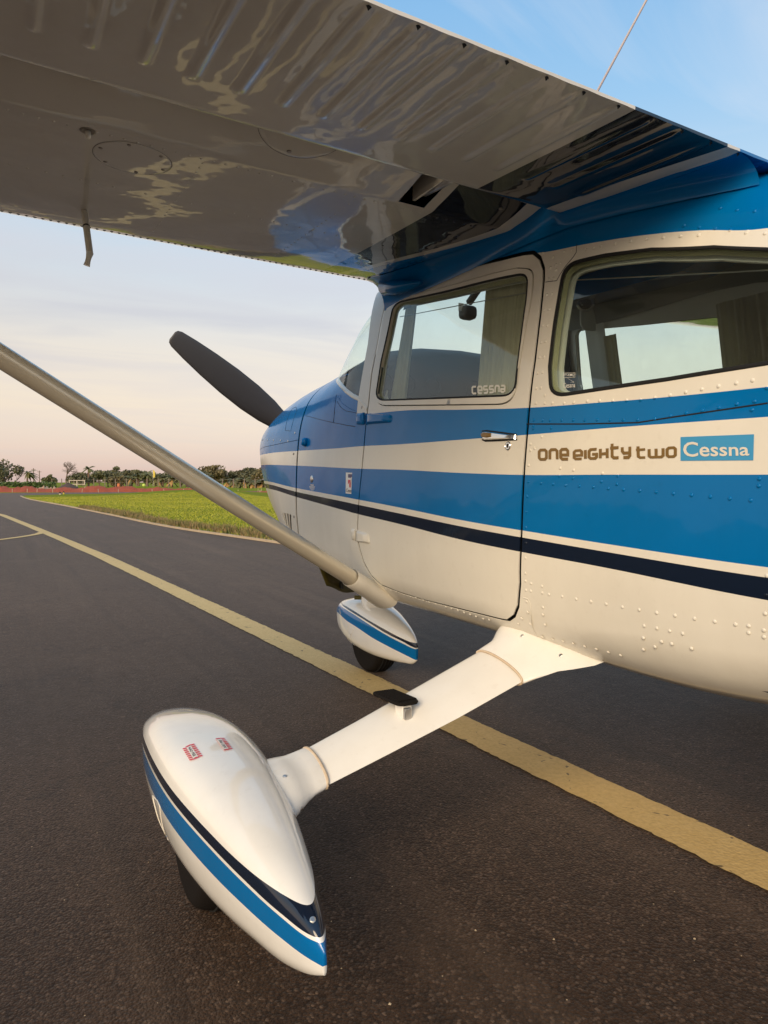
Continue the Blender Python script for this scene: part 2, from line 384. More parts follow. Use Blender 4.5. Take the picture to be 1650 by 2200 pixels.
# ------------------------------------------------------------------ materials
class NT:
    def __init__(s, name):
        s.m = bpy.data.materials.new(name); s.m.use_nodes = True; s.t = s.m.node_tree; s.t.nodes.clear()
        s.out = s.n('ShaderNodeOutputMaterial'); s.b = s.n('ShaderNodeBsdfPrincipled'); s.l(s.b.outputs[0], s.out.inputs[0])
        s.tc = s.n('ShaderNodeTexCoord'); s.pos = s.tc.outputs['Object']
    def n(s, t, **k):
        q = s.t.nodes.new(t)
        for a, b in k.items(): setattr(q, a, b)
        return q
    def l(s, a, b): s.t.links.new(a, b)
    def inp(s, sock, v):
        if hasattr(v, 'is_output') or isinstance(v, bpy.types.NodeSocket): s.l(v, sock)
        else: sock.default_value = v
    def math(s, op, a, b=0.0, c=None):
        q = s.n('ShaderNodeMath', operation=op); s.inp(q.inputs[0], a); s.inp(q.inputs[1], b)
        if c is not None: s.inp(q.inputs[2], c)
        return q.outputs[0]
    def mix(s, f, a, b):
        q = s.n('ShaderNodeMix', data_type='RGBA'); s.inp(q.inputs['Factor'], f)
        for k, v in (('A', a), ('B', b)):
            if isinstance(v, tuple): q.inputs[k].default_value = (*v[:3], 1)
            else: s.l(v, q.inputs[k])
        return q.outputs['Result']
    def noise(s, scale, detail=4, rough=.5, vec=None, dist=0, out='Fac'):
        q = s.n('ShaderNodeTexNoise'); q.inputs['Scale'].default_value = scale; q.inputs['Detail'].default_value = detail; q.inputs['Roughness'].default_value = rough; q.inputs['Distortion'].default_value = dist
        s.l(vec if vec is not None else s.pos, q.inputs['Vector']); return q.outputs[out]
    def voro(s, scale, feature='F1', vec=None, out='Distance', rnd=1.0):
        q = s.n('ShaderNodeTexVoronoi', feature=feature); q.inputs['Scale'].default_value = scale; q.inputs['Randomness'].default_value = rnd
        s.l(vec if vec is not None else s.pos, q.inputs['Vector']); return q.outputs[out]
    def ramp(s, f, stops):
        q = s.n('ShaderNodeValToRGB'); s.l(f, q.inputs[0]); e = q.color_ramp.elements
        for i, (p, c) in enumerate(stops):
            c = c if isinstance(c, tuple) else (c, c, c)
            if i < 2: e[i].position = p; e[i].color = (*c, 1)
            else: k = e.new(p); k.color = (*c, 1)
        return q.outputs[0]
    def map(s, scale=(1, 1, 1), rot=(0, 0, 0), loc=(0, 0, 0)):
        q = s.n('ShaderNodeMapping'); s.l(s.pos, q.inputs[0]); q.inputs['Scale'].default_value = scale; q.inputs['Rotation'].default_value = rot; q.inputs['Location'].default_value = loc; return q.outputs[0]
    def xyz(s):
        q = s.n('ShaderNodeSeparateXYZ'); s.l(s.pos, q.inputs[0]); return q.outputs
    def bump(s, h, strength=.2, dist=.01, nrm=None):
        q = s.n('ShaderNodeBump'); q.inputs['Strength'].default_value = strength; q.inputs['Distance'].default_value = dist; s.l(h, q.inputs['Height'])
        if nrm is not None: s.l(nrm, q.inputs['Normal'])
        return q.outputs[0]
    def set(s, **k):
        for a, v in k.items():
            a = a.replace('_', ' ')
            if a == 'Base Color' and isinstance(v, tuple): v = (*v[:3], 1)
            s.inp(s.b.inputs[a], v)
        return s
    def curve(s, x, pts, x0, x1, y0, y1):
        """piecewise curve y(x) as a Float Curve node"""
        a = s.math('DIVIDE', s.math('SUBTRACT', x, x0), x1-x0)
        q = s.n('ShaderNodeFloatCurve'); c = q.mapping.curves[0]; q.mapping.use_clip = False
        P = sorted(((p[0]-x0)/(x1-x0), (p[1]-y0)/(y1-y0)) for p in pts)
        P = [p for i, p in enumerate(P) if i == 0 or p[0]-P[i-1][0] > 1e-4]
        while len(c.points) < len(P): c.points.new(.5, .5)
        for k, p in zip(c.points, P): k.location = p; k.handle_type = 'AUTO'
        q.mapping.update(); s.l(a, q.inputs['Value']); q.inputs['Factor'].default_value = 1
        return s.math('MULTIPLY_ADD', q.outputs[0], y1-y0, y0)

WHITE = (.77, .725, .63); WHITE2 = (.84, .815, .765); BLUE = (.0, .145, .41); NAVY = (.006, .012, .028)
def simple(name, col, rough=.5, metal=0.0, var=.06, scale=12, bump=0.0, **k):
    m = NT(name); f = m.noise(scale, 5, .6)
    m.set(Base_Color=m.mix(f, tuple(c*(1-var) for c in col), tuple(min(1, c*(1+var)) for c in col)), Roughness=rough, Metallic=metal, **k)
    if bump: m.set(Normal=m.bump(m.noise(scale*6, 3), bump, .004))
    return m.m
def gloss(m, col, wav=.25, rough=.10, dirt=True):
    """painted sheet metal: colour with faint grime, clear top coat, oil-canned skin"""
    g = m.noise(3.0, 8, .65, vec=m.map((1, 1, .35))); g2 = m.noise(38, 4, .6)
    gr = m.math('MULTIPLY', m.ramp(g, [(.45, 0.0), (.8, 1.0)]), .16)
    mm = m.n('ShaderNodeMix', data_type='RGBA', blend_type='MULTIPLY'); m.l(gr, mm.inputs['Factor']); m.l(col, mm.inputs['A']); mm.inputs['B'].default_value = (.42, .34, .24, 1)
    q = mm.outputs['Result']; m2 = m.n('ShaderNodeMix', data_type='RGBA', blend_type='MULTIPLY'); m.l(m.math('MULTIPLY', m.ramp(g2, [(.60, 0.0), (.72, 1.0)]), .07), m2.inputs['Factor']); m.l(q, m2.inputs['A']); m2.inputs['B'].default_value = (.5, .42, .33, 1); q = m2.outputs['Result']
    m.set(Base_Color=q, Roughness=m.math('MULTIPLY_ADD', g, .16, rough+.02), Coat_Weight=.24, Coat_Roughness=.05, Coat_IOR=1.5, IOR=1.45, Specular_IOR_Level=.12)
    w = m.noise(2.6, 1.5, .4); w2 = m.noise(9, 2, .5)
    h = m.math('MULTIPLY_ADD', w2, .12, w)
    nb = m.bump(h, wav, .05); m.set(Normal=nb); m.l(nb, m.b.inputs['Coat Normal'])
    return m.m
def solid_paint(name, col, **k): return gloss(NT(name), col_node(name, col), **k) if False else gloss_simple(name, col, **k)
def gloss_simple(name, col, **k):
    m = NT(name); return gloss(m, m.mix(0.0, col, col), **k)

M = {}
M['white'] = gloss_simple('white_paint', WHITE)
M['blue'] = gloss_simple('blue_paint', BLUE)
M['navy'] = gloss_simple('navy_paint', NAVY)
M['black'] = simple('matte_black', (.012, .012, .012), .6)
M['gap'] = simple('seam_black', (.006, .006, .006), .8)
M['rubber'] = simple('tyre_rubber', (.010, .008, .007), .85, bump=.25, scale=40, Specular_IOR_Level=.15)
M['chrome'] = simple('chrome', (.75, .74, .72), .12, 1.0)
M['alu'] = simple('brushed_metal', (.62, .60, .57), .32, 1.0, scale=30)
M['screw'] = simple('screw_steel', (.35, .31, .27), .4, 1.0)
M['prop'] = simple('propeller_black', (.038, .036, .038), .5, bump=.05)
M['trim'] = simple('cabin_trim', (.74, .71, .62), .7, bump=.08)
M['headliner'] = simple('headliner', (.24, .24, .21), .9, bump=.1)
M['reveal'] = simple('window_reveal', (.32, .29, .16), .55)
M['dash'] = simple('dash_vinyl', (.055, .053, .05), .75, bump=.15, scale=60)
M['carpet'] = simple('carpet', (.03, .03, .032), .95, bump=.2, scale=80)
M['seat'] = simple('seat_cloth', (.028, .035, .05), .9, bump=.15, scale=90)
M['seat_strap'] = simple('seat_stripe', (.12, .05, .03), .85)
M['curtain'] = None
M['sticker_white'] = simple('sticker_white', (.78, .76, .72), .4, var=.02)
M['sticker_black'] = simple('sticker_black', (.02, .02, .025), .4, var=.02)
M['sticker_red'] = simple('sticker_red', (.62, .04, .07), .4, var=.03)
M['sticker_purple'] = simple('sticker_indigo', (.05, .035, .13), .4, var=.03)
M['decal_blue'] = simple('decal_light_blue', (.045, .30, .56), .3, var=.02)
M['decal_bronze'] = simple('decal_bronze', (.22, .125, .03), .35, var=.05, metal=.2)
M['decal_cream'] = simple('decal_cream', (.74, .68, .58), .35, var=.02)
M['etch'] = simple('window_lettering', (.80, .78, .70), .5, var=.02)
M['olive'] = simple('zinc_primer', (.075, .06, .004), .6)
M['wire'] = simple('antenna_wire', (.55, .47, .45), .5)
m = NT('sealant'); m.set(Base_Color=m.mix(m.noise(60, 4), (.55, .40, .25), (.72, .60, .46)), Roughness=.5, Normal=m.bump(m.noise(120, 3), .4, .004)); M['sealant'] = m.m
m = NT('curtain_cloth'); x = m.xyz(); m.set(Base_Color=m.mix(m.noise(30, 3), (.56, .52, .38), (.68, .63, .47)), Roughness=.9, Normal=m.bump(m.noise(220, 2), .2, .002)); 
try: m.b.inputs['Subsurface Weight'].default_value = 0
except Exception: pass
tr = m.n('ShaderNodeBsdfTranslucent'); tr.inputs[0].default_value = (.42, .38, .24, 1); mx = m.n('ShaderNodeMixShader'); mx.inputs[0].default_value = .3
m.l(m.b.outputs[0], mx.inputs[1]); m.l(tr.outputs[0], mx.inputs[2]); m.l(mx.outputs[0], m.out.inputs[0]); M['curtain'] = m.m

def glass_mat(name, tint, dirt=.03, ior=1.49):  # dirt: share of pale diffuse film, grime plus imitated reflection haze
    m = NT(name); m.t.nodes.remove(m.b)
    tr = m.n('ShaderNodeBsdfTransparent'); tr.inputs[0].default_value = (*tint, 1)
    gl = m.n('ShaderNodeBsdfGlossy'); gl.inputs['Roughness'].default_value = .02; gl.inputs[0].default_value = (1, 1, 1, 1)
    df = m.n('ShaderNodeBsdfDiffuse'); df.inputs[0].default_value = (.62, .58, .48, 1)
    lw = m.n('ShaderNodeLayerWeight'); lw.inputs[0].default_value = .5
    nb = m.bump(m.noise(3, 2), .05, .02); m.l(nb, gl.inputs['Normal'])
    fr = m.math('MULTIPLY_ADD', m.math('POWER', lw.outputs['Facing'], 5.0), .6, .035)
    a = m.n('ShaderNodeMixShader'); m.l(fr, a.inputs[0]); m.l(tr.outputs[0], a.inputs[1]); m.l(gl.outputs[0], a.inputs[2])
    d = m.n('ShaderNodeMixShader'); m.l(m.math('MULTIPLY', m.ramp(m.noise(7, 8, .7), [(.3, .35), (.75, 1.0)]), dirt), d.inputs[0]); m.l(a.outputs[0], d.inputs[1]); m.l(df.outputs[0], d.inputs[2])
    m.l(d.outputs[0], m.out.inputs[0]); return m.m
M['glass'] = glass_mat('window_acrylic', (.955, 1.0, .98), .06)  # door panes: stronger film imitates reflection haze in the acrylic
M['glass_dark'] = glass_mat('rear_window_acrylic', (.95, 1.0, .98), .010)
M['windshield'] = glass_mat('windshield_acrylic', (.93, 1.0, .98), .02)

# ------------------------------------------------------------------ fuselage surfaces
FRONT = Surf([
 (-1.02, [(0,1.70),(.15,1.69),(.28,1.665),(.38,1.62),(.455,1.555),(.505,1.48),(.533,1.395),(.548,1.31),(.562,1.17),(.571,1.03),(.574,.89),(.571,.755),(.542,.64),(.44,.565),(.23,.535),(0,.53)]),
 (-.60, [(0,1.668),(.14,1.656),(.265,1.628),(.37,1.58),(.45,1.517),(.502,1.447),(.528,1.37),(.542,1.285),(.554,1.165),(.561,1.035),(.563,.91),(.558,.795),(.538,.685),(.45,.595),(.23,.555),(0,.545)]),
 (-.25, [(0,1.635),(.13,1.625),(.245,1.592),(.345,1.547),(.425,1.492),(.478,1.432),(.51,1.36),(.53,1.275),(.542,1.165),(.548,1.04),(.549,.93),(.543,.835),(.525,.735),(.45,.635),(.25,.58),(0,.57)]),
 (.15, [(0,1.600),(.125,1.59),(.235,1.558),(.33,1.513),(.408,1.46),(.462,1.40),(.497,1.335),(.515,1.265),(.52,1.165),(.513,1.05),(.50,.945),(.48,.85),(.45,.755),(.38,.67),(.21,.612),(0,.60)]),
 (.45, [(0,1.555),(.115,1.546),(.215,1.517),(.30,1.475),(.37,1.428),(.425,1.374),(.46,1.318),(.475,1.26),(.475,1.17),(.460,1.07),(.437,.975),(.407,.885),(.367,.80),(.30,.72),(.17,.665),(0,.645)]),
 (.65, [(0,1.51),(.10,1.50),(.19,1.475),(.265,1.437),(.328,1.395),(.376,1.347),(.405,1.30),(.418,1.25),(.416,1.17),(.402,1.085),(.38,1.005),(.35,.93),(.31,.86),(.25,.795),(.14,.755),(0,.74)]),
 (.78, [(0,1.455),(.08,1.448),(.15,1.43),(.215,1.40),(.265,1.365),(.30,1.33),(.323,1.29),(.333,1.25),(.331,1.185),(.32,1.12),(.30,1.06),(.275,1.005),(.24,.955),(.19,.91),(.105,.88),(0,.87)]),
 (.85, [(0,1.38),(.05,1.377),(.095,1.367),(.135,1.353),(.165,1.335),(.185,1.315),(.198,1.293),(.203,1.27),(.202,1.235),(.195,1.20),(.185,1.17),(.168,1.145),(.145,1.12),(.115,1.105),(.065,1.095),(0,1.09)]),
])
_c = [(0,1.93),(.16,1.922),(.31,1.895),(.415,1.84),(.462,1.745),(.492,1.60),(.522,1.455),(.548,1.31),(.562,1.17),(.571,1.03),(.574,.89),(.571,.755),(.542,.64),(.44,.565),(.23,.535),(0,.53)]
def sc_(k, dz, tops): return tops + [(x*k, z*1.0+dz) for x, z in _c[len(tops):]]
CABIN = Surf([
 (-.84, _c), (-1.4, _c), (-1.95, _c),
 (-2.5, [(0,1.80),(.145,1.79),(.265,1.74),(.362,1.69),(.43,1.62),(.474,1.535),(.512,1.43),(.541,1.305),(.556,1.17),(.566,1.03),(.569,.89),(.565,.76),(.536,.648),(.44,.575),(.23,.545),(0,.54)]),
 (-3.05, [(0,1.70),(.15,1.69),(.275,1.66),(.365,1.61),(.42,1.55),(.458,1.475),(.486,1.39),(.507,1.29),(.52,1.17),(.527,1.04),(.528,.91),(.52,.79),(.485,.695),(.365,.64),(.18,.62),(0,.618)]),
 (-4.2, [(0,1.50),(.11,1.495),(.2,1.47),(.27,1.44),(.31,1.40),(.338,1.345),(.355,1.28),(.367,1.20),(.375,1.11),(.378,1.02),(.375,.94),(.365,.865),(.335,.80),(.25,.76),(.125,.745),(0,.743)]),
 (-6.2, [(0,1.38),(.04,1.378),(.07,1.37),(.095,1.355),(.108,1.335),(.116,1.31),(.122,1.28),(.126,1.24),(.128,1.20),(.128,1.16),(.125,1.12),(.118,1.085),(.105,1.06),(.08,1.04),(.04,1.03),(0,1.03)]),
])

def stripe_pts(px):
    r = []
    for u, v in px:
        s = FRONT if u < 757 else CABIN
        p = s.pos(s.hit(u, v)); r.append((p.y, p.z))
    r.sort(); a, b = r[0], r[1]
    r = [(-6.2, max(.6, min(1.6, a[1]+(a[1]-b[1])/(a[0]-b[0])*(-6.2-a[0])*.4)))]+r+[(.9, r[-1][1])]
    return r
L1 = stripe_pts([(845,884),(1000,880),(1136,876),(1285,865),(1433,853),(1650,831)])
L2 = stripe_pts([(563,977),(597,971.6),(640,968.6),(733,962.5),(770,959),(860,954.6),(1000,944),(1134,934),(1354,916),(1650,895.5)])
L3 = stripe_pts([(567,999),(640,1000.5),(770,1006.8),(860,1009.3),(1000,1016.4),(1130,1020.3),(1315,1019.6),(1650,1019.6)])
L4 = stripe_pts([(577,1034.6),(637.7,1048.9),(769.6,1073.4),(860,1090.5),(1000,1119),(1122,1139.7),(1315,1170.5),(1650,1219)])
L5 = stripe_pts([(580,1041),(637.7,1056.8),(767.3,1084),(860,1103.4),(1000,1132.6),(1122,1154.7),(1315,1187.8),(1650,1241.4)])
L6 = stripe_pts([(587,1052),(637.7,1068),(767,1103.9),(860,1126),(1000,1161.4),(1122,1186.2),(1315,1222.5),(1650,1290)])
L0 = stripe_pts([(850,612),(1000,578),(1140,545),(1175,541),(1270,522),(1400,503),(1500,495),(1650,490)])
def body_paint(name, front):
    m = NT(name); x = m.xyz(); Y, Z = x['Y'], x['Z']; c = m.mix(0.0, WHITE, WHITE)
    cv = lambda P: m.curve(Y, P, -6.3, 1.0, .4, 2.1)
    def band(c, lo, hi, col):
        f = m.math('GREATER_THAN', Z, lo)
        if hi is not None: f = m.math('MULTIPLY', f, m.math('LESS_THAN', Z, hi))
        return m.mix(f, c, col)
    c = band(c, cv(L4), cv(L3), BLUE); c = band(c, cv(L6), cv(L5), NAVY)
    if front: c = band(c, cv(L2), None, BLUE)
    else: c = band(c, cv(L2), cv(L1), BLUE); c = band(c, cv(L0), None, BLUE)
    return gloss(m, c)
M['body_front'] = body_paint('fuselage_paint_nose', True)
M['body'] = body_paint('fuselage_paint_cabin', False)

# ------------------------------------------------------------------ the aeroplane
PLANE = empty('light_airplane', (0, -1.2, 0), 'white and blue high-wing single-engine light airplane with wheel fairings parked on yellow taxi line', 'airplane')

def ph(surf, px): return [surf.hit(u, v) for u, v in px]
door_px = [(841,621),(900,603),(1000,574),(1080,552),(1128,540),(1148,538),(1163,550),(1171,575),(1171,600),(1163.6,673),(1151.5,776),(1136,918.8),(1130,990),(1123,1136),(1120,1254),(1116,1305),(1108,1326),(1094,1336),(1078,1333),(994,1311.7),(911,1290.8),(860.7,1275),(821,1259),(798,1238.5),(781,1209),(773,1184),(768,1160),(767,1129.6),(770,1073),(776.4,1011),(781,959),(784,922.7),(791,866),(797,806.7),(816.7,700.6),(829,650)]
door = ph(CABIN, door_px)
glass_px = round_poly([(848,652,20),(1138,586,26),(1133,646,0),(1107,850,26),(808,861,22),(821,776,0)], 20)
glass1 = ph(CABIN, glass_px)
frame_px = round_poly([(833,648,26),(1112,575,0),(1150,577,30),(1144,640,0),(1104,870,34),(806,873,26),(817,800,0)], 20)
frame1 = ph(CABIN, frame_px)
rear_px = round_poly([(1212,568,34),(1300,548,0),(1400,535,0),(1533,530,0),(1650,535,0),(1900,556,60),(2080,640,90),(1950,712,60),(1650,780,0),(1433,815,0),(1183,852,34),(1180,787,0),(1190,700,0)], 30)
rear = ph(CABIN, rear_px)

# cabin shell (left and right): outer boundary follows the windscreen post in front
post = ph(CABIN, [(769.7,855),(790,740),(810,630)])
zt = CABIN.at_z(-.90, 1.315)
cab_outer = [(-.90, 15), (-.90, zt)] + post + [(-1.13, 2.6), (-1.0, 2.0), (-.94, 0)] + [(y, 0) for y in (-1.5, -2.5, -3.5, -4.5, -6.19)] + [(-6.19, 15)]
Surf.TS = .125
for mir in (False, True):
    sd = 'left' if not mir else 'right'
    panel('fuselage_shell', CABIN, cab_outer, [door, rear], M['body'], PLANE, thick=.003, step=.07, mirror=mir)
    d_in = [(y, s/Surf.TS) for y, s in inset(S2(door), .010)]
    fr_in = [(y, s/Surf.TS) for y, s in inset(S2(frame1), .0)]
    dr = panel('cabin_door', CABIN, d_in, [frame1], M['body'], PLANE, off=.001, thick=.004, step=.06, mirror=mir)
    f_in = [(y, s/Surf.TS) for y, s in inset(S2(frame1), .003)]
    panel('window_frame', CABIN, f_in, [glass1], M['white'], dr, off=.005, thick=.016, step=.04, mirror=mir, bstep=.015)
    panel('window_glass', CABIN, [(y, s/Surf.TS) for y, s in inset(S2(glass1), -.008)], [], M['glass'], dr, off=-.006, thick=.004, step=.06, mirror=mir)
    panel('rear_window_glass', CABIN, [(y, s/Surf.TS) for y, s in inset(S2(rear), -.01)], [], M['glass_dark'], PLANE, off=-.006, thick=.004, step=.06, mirror=mir)
    ribbon('window_seal', CABIN, rear, .010, .0015, M['gap'], PLANE, mirror=mir)
    ribbon('window_seal', CABIN, glass1, .006, .0062, M['gap'], dr, mirror=mir)
    # dark rebate behind the door edge, inner trim and window reveals
    panel('door_jamb', CABIN, [(y, s/Surf.TS) for y, s in inset(S2(door), -.03)], [[(y, s/Surf.TS) for y, s in inset(S2(door), .05)]], M['gap'], PLANE, off=-.024, thick=.004, step=.08, mirror=mir)
    g_in = [(y, s/Surf.TS) for y, s in inset(S2(glass1), .006)]; r_in = [(y, s/Surf.TS) for y, s in inset(S2(rear), .012)]
    inner = [(-1.03, 13.4), (-1.03, zt), (-1.075, CABIN.at_z(-1.075, 1.45)), (-1.115, CABIN.at_z(-1.115, 1.6)), (-1.16, 3.4), (-3.3, 3.4), (-3.3, 13.4)]
    panel('side_trim', CABIN, inner, [g_in, r_in], M['trim'], PLANE, off=-.035, thick=.006, step=.09, mirror=mir)
    for lp, nm in ((glass1, 'window_reveal'), (rear, 'window_reveal')):
        L = clean(resample(S2(lp), .02)); n = len(L); V = []; F = []
        L2_ = inset(L, .008)
        for (y, s), (y2, s2) in zip(L, L2_):
            V.append(CABIN.pos((y, s/Surf.TS), -.010)); V.append(CABIN.pos((y2, s2/Surf.TS), -.021))
        n = len(V)//2
        for i in range(n): F.append((2*i, 2*((i+1) % n), 2*((i+1) % n)+1, 2*i+1))
        if mir: V = [Vector((-p.x, p.y, p.z)) for p in V]
        new_obj(nm, V, F, M['reveal'], PLANE)

# boot cowl and engine cowling
base_px = [(771,857),(757,850),(744,840),(733,828),(725,815)]
wb = ph(FRONT, base_px)
wbase = wb + [(-.50, 2.2), (-.44, 1.0), (-.42, 0)]
t_post = FRONT.at_z(-.898, 1.315, 4, 10)
boot_outer = [(-.898, 15), (-.898, t_post)] + wbase + [(-.258, 0), (-.258, 15)]
for mir in (False, True):
    panel('boot_cowl', FRONT, boot_outer, [], M['body_front'], PLANE, thick=.003, step=.06, mirror=mir)
    ribbon('windshield_trim', FRONT, [(-.985, FRONT.at_z(-.985, 1.325, 4, 10))]+wbase, .026, .0025, M['white'], PLANE, closed=False, mirror=mir)
    seam = FRONT.hit(600, 953); ts = seam[1]
    slots = []
    for k, (a, b, c, d) in enumerate([((604.5,1100),(607.5,1102),(614,1124),(611,1121)), ((609.5,1101),(613,1103),(618,1133),(615,1130)), ((615.5,1102),(619.5,1104),(622.5,1138),(620,1135)), ((621.5,1104),(625.5,1106),(627,1142),(623.5,1139))]):
        slots.append([FRONT.hit(*q) for q in (a, b, c, d)])
    panel('upper_cowling', FRONT, [(-.238, 0), (-.238, ts), (.2, ts), (.85, ts), (.85, 0)], [], M['body_front'], PLANE, thick=.004, step=.05, mirror=mir)
    panel('lower_cowling', FRONT, [(-.238, ts+.025), (.85, ts+.025), (.85, 15), (-.238, 15)], slots, M['body_front'], PLANE, thick=.004, step=.05, mirror=mir)
    panel('cowl_lining', FRONT, [(-.33, 0), (.84, 0), (.84, 15), (-.33, 15)], [], M['gap'], PLANE, off=-.02, thick=.004, step=.1, mirror=mir)
# nose bowl face
V = [Vector(FRONT.pos((.85, t))) for t in np.linspace(0, 15, 30)]; V = V+[Vector((-p.x, p.y, p.z)) for p in V[1:-1]][::-1]
new_obj('nose_bowl', V, [tuple(range(len(V)))], M['white'], PLANE, smooth=False)

# windscreen
Tp = CABIN.pos(post[2]); Bp = CABIN.pos(post[0], -.002)
topc = [Tp, Vector((-.40, -1.02, 1.83)), Vector((-.25, -.965, 1.875)), Vector((0, -.935, 1.90))]
botc = [Bp]+[FRONT.pos(q, -.004) for q in wbase[1:]]
def spl(P, a):
    P = [Vector(p) for p in P]; L = [0]
    for i in range(1, len(P)): L.append(L[-1]+(P[i]-P[i-1]).length)
    d = a*L[-1]; i = min(len(P)-2, max(j for j in range(len(L)) if L[j] <= d+1e-9)); b = (d-L[i])/(L[i+1]-L[i])
    p0 = P[i-1] if i > 0 else 2*P[0]-P[1]; p3 = P[i+2] if i+2 < len(P) else Vector((-P[i].x, P[i].y, P[i].z)); p1, p2 = P[i], P[i+1]
    return .5*((2*p1)+(p2-p0)*b+(2*p0-5*p1+4*p2-p3)*b*b+(3*p1-p0-3*p2+p3)*b**3)
NA, NBv = 28, 16; V = []; F = []
for i in range(2*NA+1):
    a = i/NA if i <= NA else 2-i/NA
    sg = 1 if i <= NA else -1
    B_, T_ = spl(botc, a), spl(topc, a)
    for j in range(NBv+1):
        b = j/NBv; p = B_.lerp(T_, b); bul = .075*math.sin(math.pi*b)*min(1, a*4)
        p = p+Vector((-.55*(1-a), .65, .25))*bul
        V.append(Vector((p.x*sg, p.y, p.z)))
for i in range(2*NA):
    for j in range(NBv): q = i*(NBv+1)+j; F.append((q, q+NBv+1, q+NBv+2, q+1))
ws = new_obj('windshield', V, F, M['windshield'], PLANE)

# ------------------------------------------------------------------ wing
def wz(x): return .030*(abs(x)-.8)
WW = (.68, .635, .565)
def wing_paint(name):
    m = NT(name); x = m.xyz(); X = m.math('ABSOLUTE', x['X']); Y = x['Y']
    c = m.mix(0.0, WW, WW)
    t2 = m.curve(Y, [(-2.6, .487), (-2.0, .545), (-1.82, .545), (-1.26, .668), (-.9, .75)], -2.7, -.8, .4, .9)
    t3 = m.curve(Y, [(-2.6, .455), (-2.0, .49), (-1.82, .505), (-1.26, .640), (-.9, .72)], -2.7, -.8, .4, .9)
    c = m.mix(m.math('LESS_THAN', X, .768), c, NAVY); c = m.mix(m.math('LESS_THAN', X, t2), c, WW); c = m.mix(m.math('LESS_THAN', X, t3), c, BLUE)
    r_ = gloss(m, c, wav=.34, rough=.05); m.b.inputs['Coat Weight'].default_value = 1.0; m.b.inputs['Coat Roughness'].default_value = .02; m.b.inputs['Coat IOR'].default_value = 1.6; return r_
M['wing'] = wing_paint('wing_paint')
low = [(-.925,1.895),(-.93,1.868),(-.955,1.842),(-1.0,1.822),(-1.07,1.808),(-1.2,1.797),(-1.4,1.789),(-1.6,1.782),(-1.795,1.776),(-1.81,1.777)]
cove = [(-1.825,1.781),(-1.87,1.790),(-1.93,1.804),(-1.985,1.825),(-2.005,1.85)]
upp = [(-2.03,1.856),(-2.0,1.90),(-1.8,1.945),(-1.5,1.985),(-1.25,1.995),(-1.05,1.97),(-.96,1.93)]
prof = low+cove+upp
# refine the lower skin so that its waviness shows
def refine(P, m):
    o = []
    for i in range(len(P)-1):
        for k in range(m): o.append((P[i][0]+(P[i+1][0]-P[i][0])*k/m, P[i][1]+(P[i+1][1]-P[i][1])*k/m))
    return o+[P[-1]]
def wingmesh(name, sgn, slot=True):
    xs = list(np.arange(-.24, -2.4, -.04))+list(np.arange(-2.4, -5.5, -.15)); V = []; F = []; n = len(prof)
    for x in xs:
        k = 1.0 if x > -2.5 else 1-.28*(-x-2.5)/3.0
        for y, z in prof: V.append((x*sgn, -1.35+(y+1.35)*k, 1.86+(z-1.86)*k+wz(x)))
    for i in range(len(xs)-1):
        for j in range(n):
            j2 = (j+1) % n; x = (xs[i]+xs[i+1])/2
            if slot and sgn > 0 and -.86 < x < -.80 and len(low) <= j+1 < len(low)+3: continue   # flap track slot
            q = (i*n+j, i*n+j2, (i+1)*n+j2, (i+1)*n+j); F.append(q if sgn > 0 else q[::-1])
    F.append(tuple(range(n)) if sgn < 0 else tuple(range(n))[::-1]); e = (len(xs)-1)*n; F.append(tuple(e+k for k in range(n))[::(1 if sgn > 0 else -1)])
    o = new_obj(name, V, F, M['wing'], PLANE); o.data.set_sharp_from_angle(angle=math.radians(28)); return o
WL = wingmesh('wing', 1); WR = wingmesh('wing', -1)
def flapmesh(sgn):
    xs = np.arange(-.28, -3.0, -.006 if sgn > 0 else -.05); ys = [-1.985, -1.988, -1.995, -2.005, -2.02, -2.06, -2.10, -2.112, -2.118, -2.124, -2.132, -2.15, -2.2, -2.3, -2.4, -2.47, -2.494, -2.5]
    V = []; F = []; ny = len(ys); r2 = random.Random(3)
    for x in xs:
        i = round((x+1.758)/.0868); c = -1.758+.0868*i; d = abs(x-c); bump = max(0, 1-d/.013)
        bump = bump*bump*(3-2*bump)
        swell = .0022*math.cos(2*math.pi*(x+1.758)/.0868)
        r_ = random.Random(i); amp = .0045 if i > 4 else .006
        for y in ys:
            u = (-1.985-y)/.515; z = 1.7665-.0315*u+wz(x)
            e = min(1, max(0, (-2.118-y)/.02)); f = min(1, max(0, (-y-2.118)/.12))
            if u < .04: z += .012*(1-u/.04)**2
            g_ = min(1, max(0, (y+2.492)/.03)); z -= e*amp*bump*g_; z += f*.5*swell*(1-.6*min(1, max(0, (-y-2.4)/.1)))
            V.append((x*sgn, y, z))
        for y in reversed(ys): 
            u = (-1.985-y)/.515; V.append((x*sgn, y, 1.7665-.0315*u+wz(x)+.006+.075*(1-u)*min(1, u*9+.35)))
    n = 2*ny
    for i in range(len(xs)-1):
        for j in range(n):
            q = (i*n+j, i*n+(j+1) % n, (i+1)*n+(j+1) % n, (i+1)*n+j); F.append(q if sgn > 0 else q[::-1])
    F.append(tuple(range(n))[::(-1 if sgn > 0 else 1)]); e = (len(xs)-1)*n; F.append(tuple(e+k for k in range(n))[::(1 if sgn > 0 else -1)])
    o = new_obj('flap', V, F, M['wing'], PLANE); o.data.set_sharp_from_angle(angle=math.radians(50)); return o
FL = flapmesh(1); FR = flapmesh(-1)
